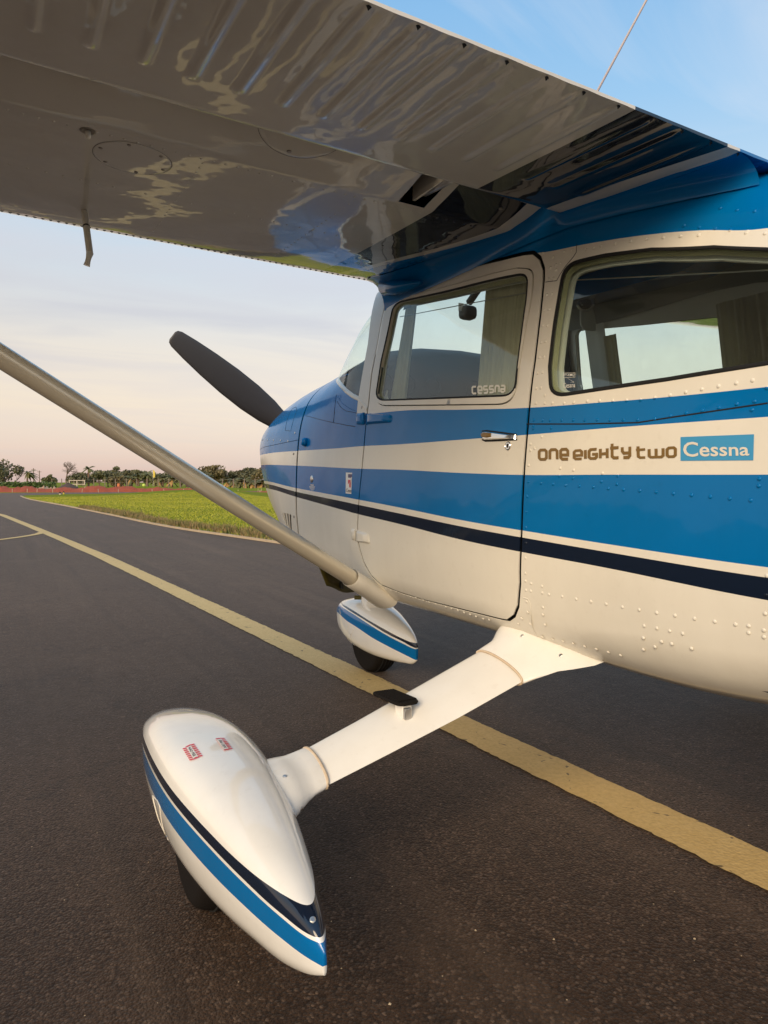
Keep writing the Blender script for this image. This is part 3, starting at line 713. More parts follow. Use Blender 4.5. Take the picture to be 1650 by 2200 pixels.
# dark open ends of the pressed beads along the trailing edge
mb = MB()
for i in range(0, 16):
    x = -1.758+.0868*i
    if x > -.40: break
    p = Vector((x, -2.493, 1.7325+wz(x))); mb.add([p+Vector((-.005, 0, .002)), p+Vector((.005, 0, .002)), p+Vector((0, .003, -.003)), p+Vector((0, -.0015, .004))], [(0, 1, 2), (0, 3, 1), (0, 2, 3), (1, 3, 2)])
mb.obj('bead_end', M['gap'], FL, kind='stuff')
# aileron hint outboard is out of the picture; flap track arm in its slot
mb = MB(); mb.box((-.832, -1.89, 1.815), (.008, .16, .05)); mb.obj('flap_track', M['white'], WL)
mb = MB(); mb.tube([(-.822, -1.85, 1.80), (-.822, -2.02, 1.785)], .011, 10); mb.obj('flap_roller_arm', M['alu'], WL, smooth=True)
mb = MB(); mb.box((-.83, -1.92, 1.84), (.12, .2, .006)); mb.obj('slot_liner', M['gap'], WL)

def wl(x, y):
    P = low; 
    for i in range(len(P)-1):
        if P[i+1][0] <= y <= P[i][0]: a = (y-P[i][0])/(P[i+1][0]-P[i][0]); return P[i][1]+(P[i+1][1]-P[i][1])*a+wz(x)
    return 1.776+wz(x)
def cv_z(x, y):
    P = low+cove
    for i in range(len(P)-1):
        if P[i+1][0] <= y <= P[i][0]: a = (y-P[i][0])/(P[i+1][0]-P[i][0]); return P[i][1]+(P[i+1][1]-P[i][1])*a+wz(x)
    return 1.78+wz(x)
def wdome(mb, x, y, r, h, K=8):
    z = cv_z(x, y); n0 = len(mb.v)
    v = [(x+r*q*math.cos(2*math.pi*k/K), y+r*q*math.sin(2*math.pi*k/K), z-h*w+.0005) for q, w in ((1, 0), (.75, .6)) for k in range(K)]+[(x, y, z-h)]
    f = [(k, K+k, K+(k+1) % K, (k+1) % K) for k in range(K)]+[(K+k, 2*K, K+(k+1) % K) for k in range(K)]
    mb.add(v, f)
mb = MB()
for x in np.arange(-.62, -3.2, -.0285): wdome(mb, x, -1.775+rnd.uniform(-.002, .002), .0045, .0024)
for x in np.arange(-.62, -3.2, -.040): wdome(mb, x, -1.47, .0042, .0020)
for x0 in (-.98, -1.38, -1.86, -2.3):
    for y in np.arange(-1.15, -1.76, -.03): wdome(mb, x0, y, .0040, .0017)
mb.obj('rivets', M['wing'], WL, smooth=True, kind='stuff')
# rivet line behind the leading edge cuff: small dark heads with pale gaps
mb = MB(); mb2 = MB()
for x in np.arange(-.56, -3.6, -.022):
    y = -1.035; wdome(mb, x, y, .0055, .003, 6)
mb.obj('leading_edge_rivets', M['gap'], WL, kind='stuff')
V = []; F = []
for i, x in enumerate(np.arange(-.54, -3.7, -.05)):
    V += [(x, -1.030, wl(x, -1.030)-.0012), (x, -1.0415, wl(x, -1.0415)-.0012)]
    if i: F.append((2*i-2, 2*i-1, 2*i+1, 2*i))
new_obj('leading_edge_tape', V, F, M['sticker_white'], WL)
# round inspection cover, half cover in the cove, fuel drain
def disc_cover(name, cx, cy, r, parent, a0=0, a1=360, drop=.0015):
    K = 40; V = []; F = []
    ang = [math.radians(a0+(a1-a0)*k/K) for k in range(K+1)]
    for a in ang:
        for rr in (r, r-.004):
            x, y = cx+rr*math.cos(a), cy+rr*math.sin(a); V.append((x, y, cv_z(x, y)-drop*(.2 if rr == r else 1)))
    for k in range(K): F.append((2*k, 2*k+1, 2*k+3, 2*k+2))
    F2 = [tuple(2*k+1 for k in range(K+1))]
    o = new_obj(name, V, F+F2, M['wing'], parent, smooth=False)
    mb = MB(); 
    for k in range(K):
        p = [(cx+(r+d)*math.cos(a), cy+(r+d)*math.sin(a)) for a in (ang[k], ang[k+1]) for d in (-.0002, .0008)]
        mb.add([(x, y, cv_z(x, y)-.0008) for x, y in p], [(0, 1, 3, 2)])
    mb.obj('cover_seam', M['gap'], o); return o
cvr = disc_cover('inspection_cover', -1.527, -1.682, .088, WL)
def screw(name, p, n, r, parent, mat=None):
    mb = MB(); n = Vector(n); mb.lathe(Vector(p)-n*.002, n, [(r, 0), (r, .003), (r*.7, .0042)], 10); a = n.orthogonal().normalized()
    o = mb.obj(name, mat or M['screw'], parent, smooth=False)
    return o
for k in range(6):
    a = math.radians(60*k+15); x, y = -1.527+.076*math.cos(a), -1.682+.076*math.sin(a); screw('screw', (x, y, cv_z(x, y)-.001), (0, 0, -1), .005, cvr)
hc = disc_cover('inspection_cover', -1.21, -1.975, .105, WL, -10, 200)
# keep the half cover as an engraved outline with its single screw
screw('screw', (-1.215, -1.885, cv_z(-1.215, -1.885)-.001), (0, 0, -1), .006, hc)
screw('screw', (-.60, -1.885, cv_z(-.60, -1.885)-.001), (0, 0, -1), .006, WL)
p = on_z(189, 277, 1.806); mb = MB(); mb.lathe((p.x, p.y, cv_z(p.x, p.y)+.002), (0, 0, -1), [(.017, 0), (.017, .003), (.013, .004), (.011, .0035)], 20); fd = mb.obj('fuel_drain', M['screw'], WL, smooth=False)
mb = MB(); mb.lathe((p.x, p.y, cv_z(p.x, p.y)), (0, 0, -1), [(.006, 0), (.006, .014), (.004, .016)], 12); mb.obj('drain_stem', M['white'], fd, smooth=True)
# vent tube hanging under the leading edge
a = Vector((-1.585, -1.215, wl(-1.585, -1.215)+.01)); mb = MB()
e1 = on_x(193, 545, -1.592); e2 = on_x(186, 571, -1.600)
mb.tube([a, a.lerp(e1, .5), e1, e2], [.0095, .0092, .0092, .0088], 14); vt = mb.obj('vent_tube', M['white'], WL, angle=40)
mb = MB(); mb.tube([a.lerp(e1, .42), a.lerp(e1, .45)], .0098, 14); mb.obj('tube_joint', M['gap'], vt)
# wing root fairing
V = []; F = []; ysf = list(np.linspace(-1.0, -2.497, 40))
for y in ysf:
    k = min(1, max(0, (-.985-y)/.10))**.5; zl = wl(.6, y) if y > -1.81 else (cv_z(.6, y) if y > -1.99 else 1.7665-.0315*(-1.985-y)/.515-.006); zl -= .003
    aft = max(0, min(1, (-y-2.0)/.5))
    zc = 1.70+.02*k-.05*aft
    tt = CABIN.at_z(y, zc, 3, 8); A = CABIN.pos((y, tt), .004); xo = .497+.11*max(0, (y+1.75)/.75)*k-.03*aft
    for q in np.linspace(0, 1, 8):
        a_ = q*math.pi/2; x = A.x+(-xo-A.x)*(1-math.cos(a_)); z = A.z+(zl-A.z)*math.sin(a_); k3 = 0
        B_ = CABIN.pos((y, CABIN.at_z(y, z-.012, 2.5, 8)), .0015); p_ = Vector((x, y, z)).lerp(B_, k3); V.append(tuple(p_))
for i in range(len(ysf)-1):
    for j in range(7): F.append((i*8+j, i*8+j+1, (i+1)*8+j+1, (i+1)*8+j))
wf = new_obj('wing_root_fairing', V, F, M['blue'], PLANE)
new_obj('wing_root_fairing', [(-x, y, z) for x, y, z in V], [f[::-1] for f in F], M['blue'], PLANE)
# rounded cuff where the leading edge meets the windscreen post
mb = MB(); mb.tube([(-.30, -.955, 1.86), (-.42, -1.0, 1.835), (-.505, -1.075, 1.782), (-.515, -1.18, 1.752), (-.507, -1.32, 1.738)], [.03, .036, .036, .026, .008], 14); mb.obj('root_cuff', M['blue'], PLANE, smooth=True)
mb = MB(); mb.tube([(.30, -.955, 1.86), (.42, -1.0, 1.835), (.505, -1.075, 1.782), (.515, -1.18, 1.752), (.507, -1.32, 1.738)], [.03, .036, .036, .026, .008], 14); mb.obj('root_cuff', M['blue'], PLANE, smooth=True)
# whip antenna
mb = MB(); mb.tube([(0, -1.26, 2.0), (0, -1.55, 2.29), (0, -2.35, 3.01)], [.006, .0045, .002], 8); mb.obj('whip_antenna', M['wire'], PLANE, smooth=True)
# lift strut, streamlined section; its line follows the picture edge points
P1 = Vector((-.535, -1.03, .608)); nrm = ray(640, 1171).cross(ray(0, 766))
P2 = Vector((-2.62, 0, 1.853)); P2.y = CAM.y-(nrm.x*(P2.x-CAM.x)+nrm.z*(P2.z-CAM.z))/nrm.y
print('strut top', P2[:])
def strut(sgn):
    a = Vector(P1); b = Vector(P2); t = (b-a).normalized(); c = Vector((0, 1, 0)); c = (c-t*c.dot(t)).normalized(); d = t.cross(c); V = []; F = []; K = 32; L = 16
    for i in range(L+1):
        p = a.lerp(b, i/L)
        for k in range(K):
            th = 2*math.pi*k/K; x = math.cos(th); w = .039*x*(1.0 if x > 0 else 1.12); h = .0305*math.sin(th)*(1-.10*x)
            q = p+c*w+d*h; V.append((q.x*sgn, q.y, q.z))
    for i in range(L):
        for k in range(K): F.append((i*K+k, i*K+(k+1) % K, (i+1)*K+(k+1) % K, (i+1)*K+k))
    if sgn < 0: F = [f[::-1] for f in F]
    return new_obj('wing_strut', V, F, M['strut'], PLANE)
m = NT('strut_paint'); m.set(Base_Color=m.mix(m.noise(2, 3), (.80, .71, .54), (.86, .77, .60)), Roughness=.3, Metallic=.3, Coat_Weight=.9, Coat_Roughness=.05); M['strut'] = m.m
sA = strut(1); strut(-1)
# strut cuff on the fuselage: flared shell around the strut end
def cuff():
    a = Vector(P1); t = (Vector(P2)-a).normalized(); c = Vector((0, 1, 0)); c = (c-t*c.dot(t)).normalized(); d = t.cross(c); V = []; F = []; K = 36
    rings = [(.15, .042, .033, 0, 0), (.146, .0445, .0352, 0, 0), (.10, .048, .036, 0, 0), (.06, .054, .037, .002, .0), (.02, .063, .038, .006, .002), (-.02, .070, .041, .010, .004), (-.05, .074, .043, .012, .008)]
    for s, w_, h_, so_, su in rings:
        for k in range(K):
            th = 2*math.pi*k/K; q = a+t*s+c*(w_*math.cos(th)*(1.25 if math.cos(th) < 0 else 1)+so_*.5)+d*(h_*math.sin(th))+Vector((0, 0, su*.3)); V.append(q)
    for i in range(len(rings)-1):
        for k in range(K): F.append((i*K+k, (i+1)*K+k, (i+1)*K+(k+1) % K, i*K+(k+1) % K))
    o = new_obj('strut_cuff', V, F, M['white'], sA); return o
cuff()

# ------------------------------------------------------------------ wheel fairings, wheels, gear legs
def pant_surf(st, xc):
    S = []
    for y, w, zt_, zb, zs in st:
        h = zt_-zs; g = zs-zb
        S.append((y, [(0, zt_), (.34*w, zt_-.05*h), (.66*w, zt_-.22*h), (.90*w, zt_-.56*h), (.985*w, zs+.10*h), (1.0*w, zs-.05*g), (1.0*w, zs-.30*g), (.965*w, zs-.52*g), (.86*w, zs-.74*g), (.62*w, zs-.91*g), (.32*w, zb+.02*g), (0, zb)]))
    return Surf(S, xc)
XM = -1.355
PM = pant_surf([(-1.12,.01,.275,.25,.262),(-1.135,.036,.30,.225,.27),(-1.17,.062,.316,.198,.280),(-1.25,.092,.342,.165,.297),(-1.37,.116,.366,.137,.314),(-1.50,.127,.384,.105,.322),(-1.65,.130,.392,.090,.322),(-1.80,.123,.388,.090,.314),(-1.98,.101,.370,.102,.30),(-2.15,.070,.340,.128,.282),(-2.28,.040,.306,.155,.262),(-2.36,.016,.272,.188,.243),(-2.388,.004,.245,.205,.226)], XM)
PN = pant_surf([(.36,.012,.275,.235,.25),(.345,.045,.307,.205,.27),(.30,.078,.342,.172,.292),(.2,.110,.372,.138,.306),(.08,.126,.385,.115,.302),(-.04,.124,.38,.104,.29),(-.16,.108,.362,.102,.276),(-.28,.077,.33,.108,.259),(-.38,.045,.296,.118,.243),(-.44,.022,.265,.13,.23),(-.47,.008,.24,.15,.21)], 0)
def pant_pts(S, px, clampx=None):
    r = []
    for u, v in px:
        p = S.pos(S.hit(u, v)); r.append((p.y, p.z))
    r.sort(); return r
def pant_paint(name, curves, y0, y1):
    m = NT(name); x = m.xyz(); Z = x['Z']; Y = x['Y']; c = m.mix(0.0, WHITE2, WHITE2)
    cv = lambda P: m.curve(Y, [(y0, P[0][1])]+P+[(y1, P[-1][1])], y0-.05, y1+.05, 0, .6)
    a, b, c_, d = [cv(P) for P in curves]
    c = m.mix(m.math('MULTIPLY', m.math('LESS_THAN', Z, a), m.math('GREATER_THAN', Z, b)), c, NAVY)
    c = m.mix(m.math('MULTIPLY', m.math('LESS_THAN', Z, c_), m.math('GREATER_THAN', Z, d)), c, BLUE)
    r_ = gloss(m, c, wav=.12, rough=.06); m.b.inputs['Coat Weight'].default_value = 1.0; m.b.inputs['Coat IOR'].default_value = 1.6; return r_
# stripe edges read off the near fairing: navy top, navy bottom, blue top, blue bottom
cpx = lambda P: [(280+x*.2819, 1500+y*.2819) for x, y in P]
main_c = [[(-2.36,.292),(-2.25,.2955),(-2.15,.299),(-1.98,.310),(-1.8,.319),(-1.5,.326),(-1.2,.310)], [(-2.37,.262),(-2.28,.267),(-2.15,.276),(-1.98,.287),(-1.8,.295),(-1.5,.302),(-1.2,.290)], [(-2.375,.256),(-2.28,.261),(-2.15,.269),(-1.98,.280),(-1.8,.287),(-1.5,.293),(-1.2,.282)], [(-2.388,.222),(-2.28,.222),(-2.15,.224),(-1.98,.228),(-1.8,.233),(-1.5,.239),(-1.2,.238)]]
PMR = Surf(list(zip(PM.Y, PM.P)), XM); PMR.sg = -1
for q in main_c: print('stripe', [(round(a, 2), round(b, 3)) for a, b in q])
M['pant'] = pant_paint('wheel_fairing_paint', main_c, -2.39, -1.05)
npx = lambda P: [(720+x*.1212, 1270+y*.1212) for x, y in P]
nose_c = [pant_pts(PN, npx(P)) for P in (
  [(130,215),(300,330),(600,520),(900,690),(1200,845),(1370,910)],
  [(130,255),(300,375),(600,560),(900,745),(1200,895),(1440,1005)],
  [(110,270),(300,395),(600,590),(900,775),(1200,930),(1445,1025)],
  [(90,420),(200,520),(400,650),(700,850),(1000,1010),(1300,1160),(1450,1215)])]
for q in nose_c: print('nstripe', [(round(a, 2), round(b, 3)) for a, b in q])
M['npant'] = pant_paint('nose_fairing_paint', nose_c, -.48, .37)
pm = loft_full('wheel_fairing', PM, M['pant'], PLANE, ny=90, nt=60)
def mirror_copy(o, parent):
    me = o.data.copy(); me.transform(Matrix.Scale(-1, 4, (1, 0, 0))); me.flip_normals(); q = bpy.data.objects.new(o.name, me); COL.objects.link(q); adopt(q, parent); return q
pmr = mirror_copy(pm, PLANE)
pn = loft_full('nose_wheel_fairing', PN, M['npant'], PLANE, ny=70, nt=48)
def wheel(xc, y, R, w, rim):
    mb = MB(); prof_ = []
    for k in range(25):
        a = math.pi*(k/24)-math.pi/2
        prof_.append((R-.35*w*2+.35*w*2*abs(math.cos(a))**.55 if False else R-(w*.62)*(1-abs(math.cos(a))**.6), w*math.sin(a)))
    mb.lathe((xc, y, R-.006), (1, 0, 0), prof_, 48); t = mb.obj('tyre', M['rubber'], PLANE, angle=35)
    for dx in (-.035, -.012, .012, .035):
        mg = MB(); mg.lathe((xc+dx*w/.08, y, R-.006), (1, 0, 0), [(R-.006, -.003), (R+.0006, -.0028), (R+.0006, .0028), (R-.006, .003)], 48); mg.obj('tread_groove', M['gap'], t)
    mh = MB(); mh.lathe((xc, y, R-.006), (1, 0, 0), [(rim, -w*.82), (rim*.9, -w*.86), (rim*.55, -w*.7), (rim*.5, -w*.9), (.02, -w*.9), (.02, w*.9), (rim*.5, w*.9), (rim*.55, w*.7), (rim*.9, w*.86), (rim, w*.82)], 32)
    mh.obj('rim', M['alu'], t, angle=30); return t
wheel(XM, -1.73, .183, .082, .10); wheel(-XM, -1.73, .183, .082, .10); wheel(0, -.02, .178, .066, .09)
# gear leg (flat spring leg in a streamlined sleeve)
def leg(sgn):
    st = [((-.52, -1.895, .555), .098), ((-.60, -1.892, .528), .094), ((-.80, -1.882, .455), .088), ((-1.0, -1.870, .385), .076), ((-1.2, -1.858, .318), .066), ((-1.30, -1.850, .29), .064)]
    V = []; F = []; K = 28
    for (x, y, z), w in st:
        for k in range(K):
            th = 2*math.pi*k/K; a = math.cos(th); b = math.sin(th)
            yy = y+w*a*(1 if a > 0 else 1.12); hh = .017*b*(1-.1*a)*(1.0 if a > 0 else 1-.75*a*a)
            V.append(((x+.30*hh)*sgn, yy, z+.95*hh+.018*a))
    for i in range(len(st)-1):
        for k in range(K): q = (i*K+k, i*K+(k+1) % K, (i+1)*K+(k+1) % K, (i+1)*K+k); F.append(q[::-1] if sgn > 0 else q)
    return new_obj('gear_leg', V, F, M['legw'], PLANE)
M['legw'] = gloss_simple('gear_leg_paint', WHITE2, wav=.03, rough=.12)
gl = leg(1); leg(-1)
def sweep(name, st, K, mat, parent, thick=0):
    """st: list of (centre, semi-chord fwd, semi-chord aft, half thickness, tilt)"""
    V = []; F = []
    for c, wf, wa, h, tl in st:
        c = Vector(c)
        for k in range(K):
            th = 2*math.pi*k/K; a = math.cos(th); b = math.sin(th); hh = h*b*(1-.9*max(0, -a)**1.3*(wa > .14))
            V.append((c.x+.30*hh, c.y+(wf if a > 0 else wa)*a, c.z+.95*hh+tl*a))
    for i in range(len(st)-1):
        for k in range(K): F.append((i*K+k, (i+1)*K+k, (i+1)*K+(k+1) % K, i*K+(k+1) % K))
    return new_obj(name, V, F, mat, parent)
sweep('gear_root_fairing', [((-.605, -1.892, .526), .098, .108, .0245, .018), ((-.60, -1.892, .528), .101, .112, .028, .018), ((-.58, -1.895, .537), .102, .120, .032, .018), ((-.563, -1.90, .548), .101, .145, .038, .016), ((-.547, -1.895, .560), .102, .175, .044, .014), ((-.53, -1.888, .572), .106, .22, .050, .014), ((-.505, -1.882, .588), .112, .275, .054, .012), ((-.46, -1.88, .602), .115, .29, .056, .012)], 40, M['legw'], gl)
sweep('gear_tip_fairing', [((-1.15, -1.861, .335), .072, .08, .0240, .018), ((-1.155, -1.861, .3335), .075, .083, .0265, .018), ((-1.18, -1.86, .326), .078, .087, .029, .017), ((-1.205, -1.862, .318), .090, .10, .035, .014), ((-1.228, -1.865, .311), .108, .118, .046, .010), ((-1.26, -1.87, .302), .125, .135, .060, .005), ((-1.33, -1.87, .285), .13, .14, .062, .005)], 40, M['legw'], gl)
def bead(name, c, w, wa, h, tl, r):
    V = []
    for k in range(41):
        th = 2*math.pi*k/40; a = math.cos(th); b = math.sin(th); hh = h*b; V.append((c[0]+.30*hh, c[1]+(w if a > 0 else wa)*a, c[2]+.95*hh+tl*a))
    mb = MB(); mb.tube(V, r, 6, caps=False); return mb.obj(name, M['sealant'], gl, smooth=True)
bead('sealant_bead', (-.607, -1.892, .5255), .096, .107, .0235, .018, .0035)
bead('sealant_bead', (-1.148, -1.861, .3355), .071, .079, .0230, .018, .0045)
# boarding step: ribbed pad on a bracket
stC = on_z(850, 1498, .468); stM = Matrix.Translation(stC) @ Matrix.Rotation(math.radians(6), 4, 'Z') @ Matrix.Rotation(math.radians(3), 4, 'Y')
ol = round_poly([(-.036, -.066, .025), (.036, -.066, .025), (.036, .066, .018), (-.036, .066, .018)], .02, 5)
def prism(name, ol, z0, z1, Mx, mat, parent, bevel=.003):
    n = len(ol); V = [Mx @ Vector((x, y, z)) for z in (z0, z1) for x, y in ol]
    F = [tuple(range(n))[::-1], tuple(n+k for k in range(n))]+[(k, (k+1) % n, n+(k+1) % n, n+k) for k in range(n)]
    mb = MB(); mb.add(V, F); return mb.obj(name, mat, parent, bevel=bevel)
stp = prism('step_pad', ol, -.006, .004, stM, M['rubber'], gl, .004)
for k in range(9):
    x = -.028+.007*k; mb = MB(); mb.box((0, 0, 0), (.0035, .105, .004)); o = mb.obj('pad_rib', M['rubber'], stp); o.data.transform(stM @ Matrix.Translation((x, 0, .0052)))
mb = MB(); mb.box(stC+Vector((.004, -.035, -.024)), (.03, .045, .045), Matrix.Rotation(math.radians(-12), 3, 'X')); mb.obj('step_bracket', M['legw'], gl, bevel=.006)
mb = MB(); mb.box(stC+Vector((0, -.062, -.026)), (.022, .012, .03)); mb.obj('bracket_tongue', M['alu'], gl, bevel=.003)

# ------------------------------------------------------------------ door furniture
def pxloop(surf, px): return [surf.hit(u, v) for u, v in px]
def strap(name, surf, px, mat, parent, h=.010):
    """raised pressed plate with a rounded outline"""
    L = clean(pxloop(surf, px)); V = []; F = []; n = len(L); c = np.mean(np.array(L), 0)
    for k, (sc, hh) in enumerate(((1, 0), (.97, .3), (.80, .55), (.66, 1), (.3, 1.02))):
        for q in L: y, t = c+(np.array(q)-c)*sc; V.append(surf.pos((y, t), h*hh+.0005))
    for r in range(4):
        for k in range(n): F.append((r*n+k, r*n+(k+1) % n, (r+1)*n+(k+1) % n, (r+1)*n+k))
    F.append(tuple(4*n+k for k in range(n))); o = new_obj(name, V, F, mat, parent)
    bm = bmesh.new(); bm.from_mesh(o.data); bmesh.ops.recalc_face_normals(bm, faces=bm.faces); bm.to_mesh(o.data); bm.free()
    f = o.data.polygons[-1]; yt = L[0]
    if f.normal.dot(Vector(surf.nrm(*yt)[0])) < 0: o.data.flip_normals()
    o.data.set_sharp_from_angle(angle=math.radians(50)); return o
doorL = [o for o in PLANE.children if o.name.startswith('cabin_door')][0]
strap('door_hinge', CABIN, round_poly([(768,1139,2),(793,1146,8),(796,1168,4),(768,1164,2)], 4, 4), M['white'], doorL, .014)
strap('hinge_leaf', CABIN, round_poly([(756,1135,2),(763,1137,1),(763,1161,1),(757,1160,2)], 2, 3), M['white'], doorL, .006)
mb = MB(); a = CABIN.pos(CABIN.hit(765, 1140), .006); b = CABIN.pos(CABIN.hit(765, 1161), .006); mb.tube([a, b], .0055, 8); mb.obj('hinge_pin', M['white'], doorL, smooth=True)
strap('door_hinge', CABIN, round_poly([(786,888,2),(838,890,5),(843,894,5),(841,908,5),(786,912,2)], 4, 4), M['blue'], doorL, .014)
strap('hinge_leaf', CABIN, round_poly([(768,888,2),(781,887,1),(781,913,1),(767,912,2)], 2, 3), M['blue'], doorL, .008)
mb = MB(); a = CABIN.pos(CABIN.hit(785, 888), .008); b = CABIN.pos(CABIN.hit(785, 912), .008); mb.tube([a, b], .006, 8); mb.obj('hinge_pin', M['blue'], doorL, smooth=True)
strap('handle_outline', CABIN, [(1035,925),(1046,923.5),(1112,932),(1112.5,946.5),(1060,949),(1043,949.5),(1035.5,946)], M['gap'], doorL, .004)  # black backing plate, slightly larger than the handle, outlines it
hd = strap('door_handle', CABIN, [(1037.5,927),(1046,926),(1110,934.5),(1110,944),(1060,946),(1044,946.5),(1038,944)], M['chrome'], doorL, .016)
o = strap('handle_recess', CABIN, [(1043,933),(1050,930.5),(1065,932),(1065,940),(1055,942),(1044,940)], M['decal_bronze'], hd, .004)
o.data.transform(Matrix.Translation(Vector(CABIN.nrm(*CABIN.hit(1055, 936))[0])*.0165))
yt = CABIN.hit(1093, 958); mb = MB(); nn = Vector(CABIN.nrm(*yt)[0]); mb.lathe(CABIN.pos(yt, -.002), nn, [(.0125, 0), (.0125, .005), (.0105, .0075), (.0095, .0065)], 20); lk = mb.obj('door_lock', M['chrome'], doorL, angle=30)
mb = MB(); mb.box(CABIN.pos(yt, .0052), (.004, .0022, .011)); mb.obj('key_slot', M['gap'], lk)
# small cowl latch, oil door outline, heat sensor plate, step seams
yt = FRONT.hit(657, 950); mb = MB(); nn = Vector(FRONT.nrm(*yt)[0]); mb.lathe(FRONT.pos(yt, -.002), nn, [(.020, 0), (.021, .010), (.016, .020), (.006, .024)], 16); lt = mb.obj('cowl_latch', M['blue'], PLANE, smooth=True)
yt = FRONT.hit(670, 1029); mb = MB(); nn = Vector(FRONT.nrm(*yt)[0]); mb.lathe(FRONT.pos(yt, -.002), nn, [(.017, 0), (.017, .003), (.014, .005), (.004, .006)], 20); mb.obj('static_port', M['alu'], PLANE, smooth=True)
def seamline(name, surf, px, parent, w=.0025, off=.0006, mat=None, closed=False): return ribbon(name, surf, pxloop(surf, px), w, off, mat or M['gap'], parent, closed=closed, thick=.0006)
seamline('panel_seam', FRONT, [(719,885),(716,908)], PLANE); seamline('panel_seam', FRONT, [(656,893),(690,902),(716,908),(745,914),(783,920)], PLANE)
seamline('panel_seam', FRONT, [(723,848),(720,870),(717,907)], PLANE); seamline('panel_seam', FRONT, [(743,883),(768,888)], PLANE); seamline('panel_seam', FRONT, [(724,862),(733,876),(743,883)], PLANE)
seamline('oil_door', FRONT, [(636,874),(638,882),(625,926),(613,925),(617,902),(628,878)], PLANE, closed=True)
seamline('panel_seam', CABIN, [(1127,911),(1250,911),(1370,908),(1440,897),(1650,866)], PLANE, w=.003, off=.0008)
seamline('panel_seam', CABIN, [(1239,524),(1238,542),(1232,552),(1215,572),(1203,590),(1196,603),(1172,606)], PLANE, w=.0018)
seamline('panel_seam', CABIN, [(1125,1284),(1135,1287),(1140,1297),(1150,1362)], PLANE, w=.004, off=.0015, mat=M['white'])
# cowl seam screws
for u, v in [(564.5,944.5),(575.5,945),(588,945.6),(603,946.2),(619,947.6),(634,930)]:
    yt = FRONT.hit(u, v); screw('screw', FRONT.pos(yt, .0), FRONT.nrm(*yt)[0], .006, PLANE, M['alu'])
for u, v in [(631,975),(632,1110),(825,632),(778,875),(1000+30,560)][:4]:
    s = FRONT if u < 783 else CABIN; yt = s.hit(u, v); screw('screw', s.pos(yt, .001), s.nrm(*yt)[0], .006, PLANE)

# ------------------------------------------------------------------ rivets on the fuselage
R6 = lambda P: [(1000+x*.3939, 860+y*.3939) for x, y in P]
R7 = lambda P: [(660+x*.4182, 1180+y*.4182) for x, y in P]
R4 = lambda P: [(1100+x/3, 500+y/3) for x, y in P]
rp = []
rp += R6([(373,108),(420,109),(461,108),(525,108),(588,107),(650,108),(718,106),(787,107),(860,107),(939,106),(1033,100),(1118,84),(1203,70),(1292,55),(1382,40),(1480,20),(1577,5),(1562,52),(370,140),(369,155),(467,150)])
rp += R6([(416,199),(356,240),(355,273),(377,262),(345,355),(517,371),(590,381),(748,398),(830,411),(512,412),(586,424),(741,443),(825,457),(343,444),(412,452),(478,457),(547,463),(621,468),(698,473),(779,481),(861,487),(950,493),(1040,500),(1134,508),(1233,517),(1335,526),(1442,536),(1555,546),(1602,428),(1600,467)])
rp += R6([(337,524),(333,608),(331,693),(329,778),(328,860),(328,944),(328,985),(358,999),(418,1014),(330,1035),(357,1041),(418,1050),(455,1059),(528,1070),(604,1084),(684,1098),(768,1112),(856,1128),(948,1143),(1043,1159),(1143,1174),(1249,1191),(1360,1207),(1473,1223),(1545,1231),(1628,1255),(1635,1164),(1545,1268),(1628,1291),(1645,957),(1640,1062)])
rp += R6([(334,1098),(339,1156),(423,1130),(422,1170),(306,1190),(353,1220),(433,1225),(288,1218),(475,1302),(531,1314),(589,1329),(651,1343),(714,1357),(975,1231),(1044,1244),(1114,1258),(1185,1273),(970,1297),(1069,1317),(1125,1329),(1033,1345),(1233,1354),(970,1360),(417,1291)])
rp += R7([(1208,450),(1261,462),(1313,473),(1367,485),(1425,499),(1485,514),(1547,529),(1610,545),(1408,536),(1475,552),(1540,568),(1610,587),(1345,518),(1465,578),(1530,596),(1592,610),(1545,650),(1605,665)])
# double row below the door
rp += R7([(405,205),(432,212),(460,218),(500,233),(530,243),(560,250),(598,262),(628,272),(660,280),(712,295),(742,305),(775,314),(806,325),(838,335),(868,345),(905,357),(935,362)])
rp += R7([(408,225),(435,233),(462,242),(500,255),(528,263),(560,274),(592,287),(622,297),(655,306),(695,320),(725,331),(757,340),(782,350),(820,350),(850,372),(887,392),(915,395)])
rp += [p for p in R7([(1000,470)])][:0]
rp += R4([(165,0)])[:0]
rp += [(1100+x/3, 500+y/3) for x, y in [(475,107),(529,99),(573,86),(667,68),(766,53),(867,40),(974,30),(1086,21),(1203,16),(1510,0),(200,130),(265,157),(335,120),(385,112),(248,225),(283,207),(313,197),(285,240),(235,298),(268,293),(223,400),(257,395),(210,499),(239,495),(197,600),(228,598),(188,706),(217,702),(177,803),(206,800),(167,905),(196,900),(158,1003),(186,1000),(212,1049),(155,1099),(211,1099),(260,1097),(336,1098),(398,1094),(485,1085),(565,1083),(650,1083),(738,1081),(828,1078),(921,1064),(1020,1047),(1120,1028),(1224,1009),(1332,989),(1446,969),(1551,952),(1643,1000)]]
rp += [(820+x*.503, y*.503) for x, y in [(1062,1030),(1132,1020),(1204,1015),(1277,1008),(1355,1004),(1490,983),(1562,989),(1638,997),(1292,963),(1357,970),(1425,975),(1518,897),(1593,902),(1447,888)]]
CABIN.bvh(); pts = [CABIN.hit(u, v) for u, v in rp if CABIN.bvh().ray_cast(CAM, ray(u, v+14))[0] is not None]
rivets('rivets', CABIN, pts, .0046, .0025, M['body'], PLANE)
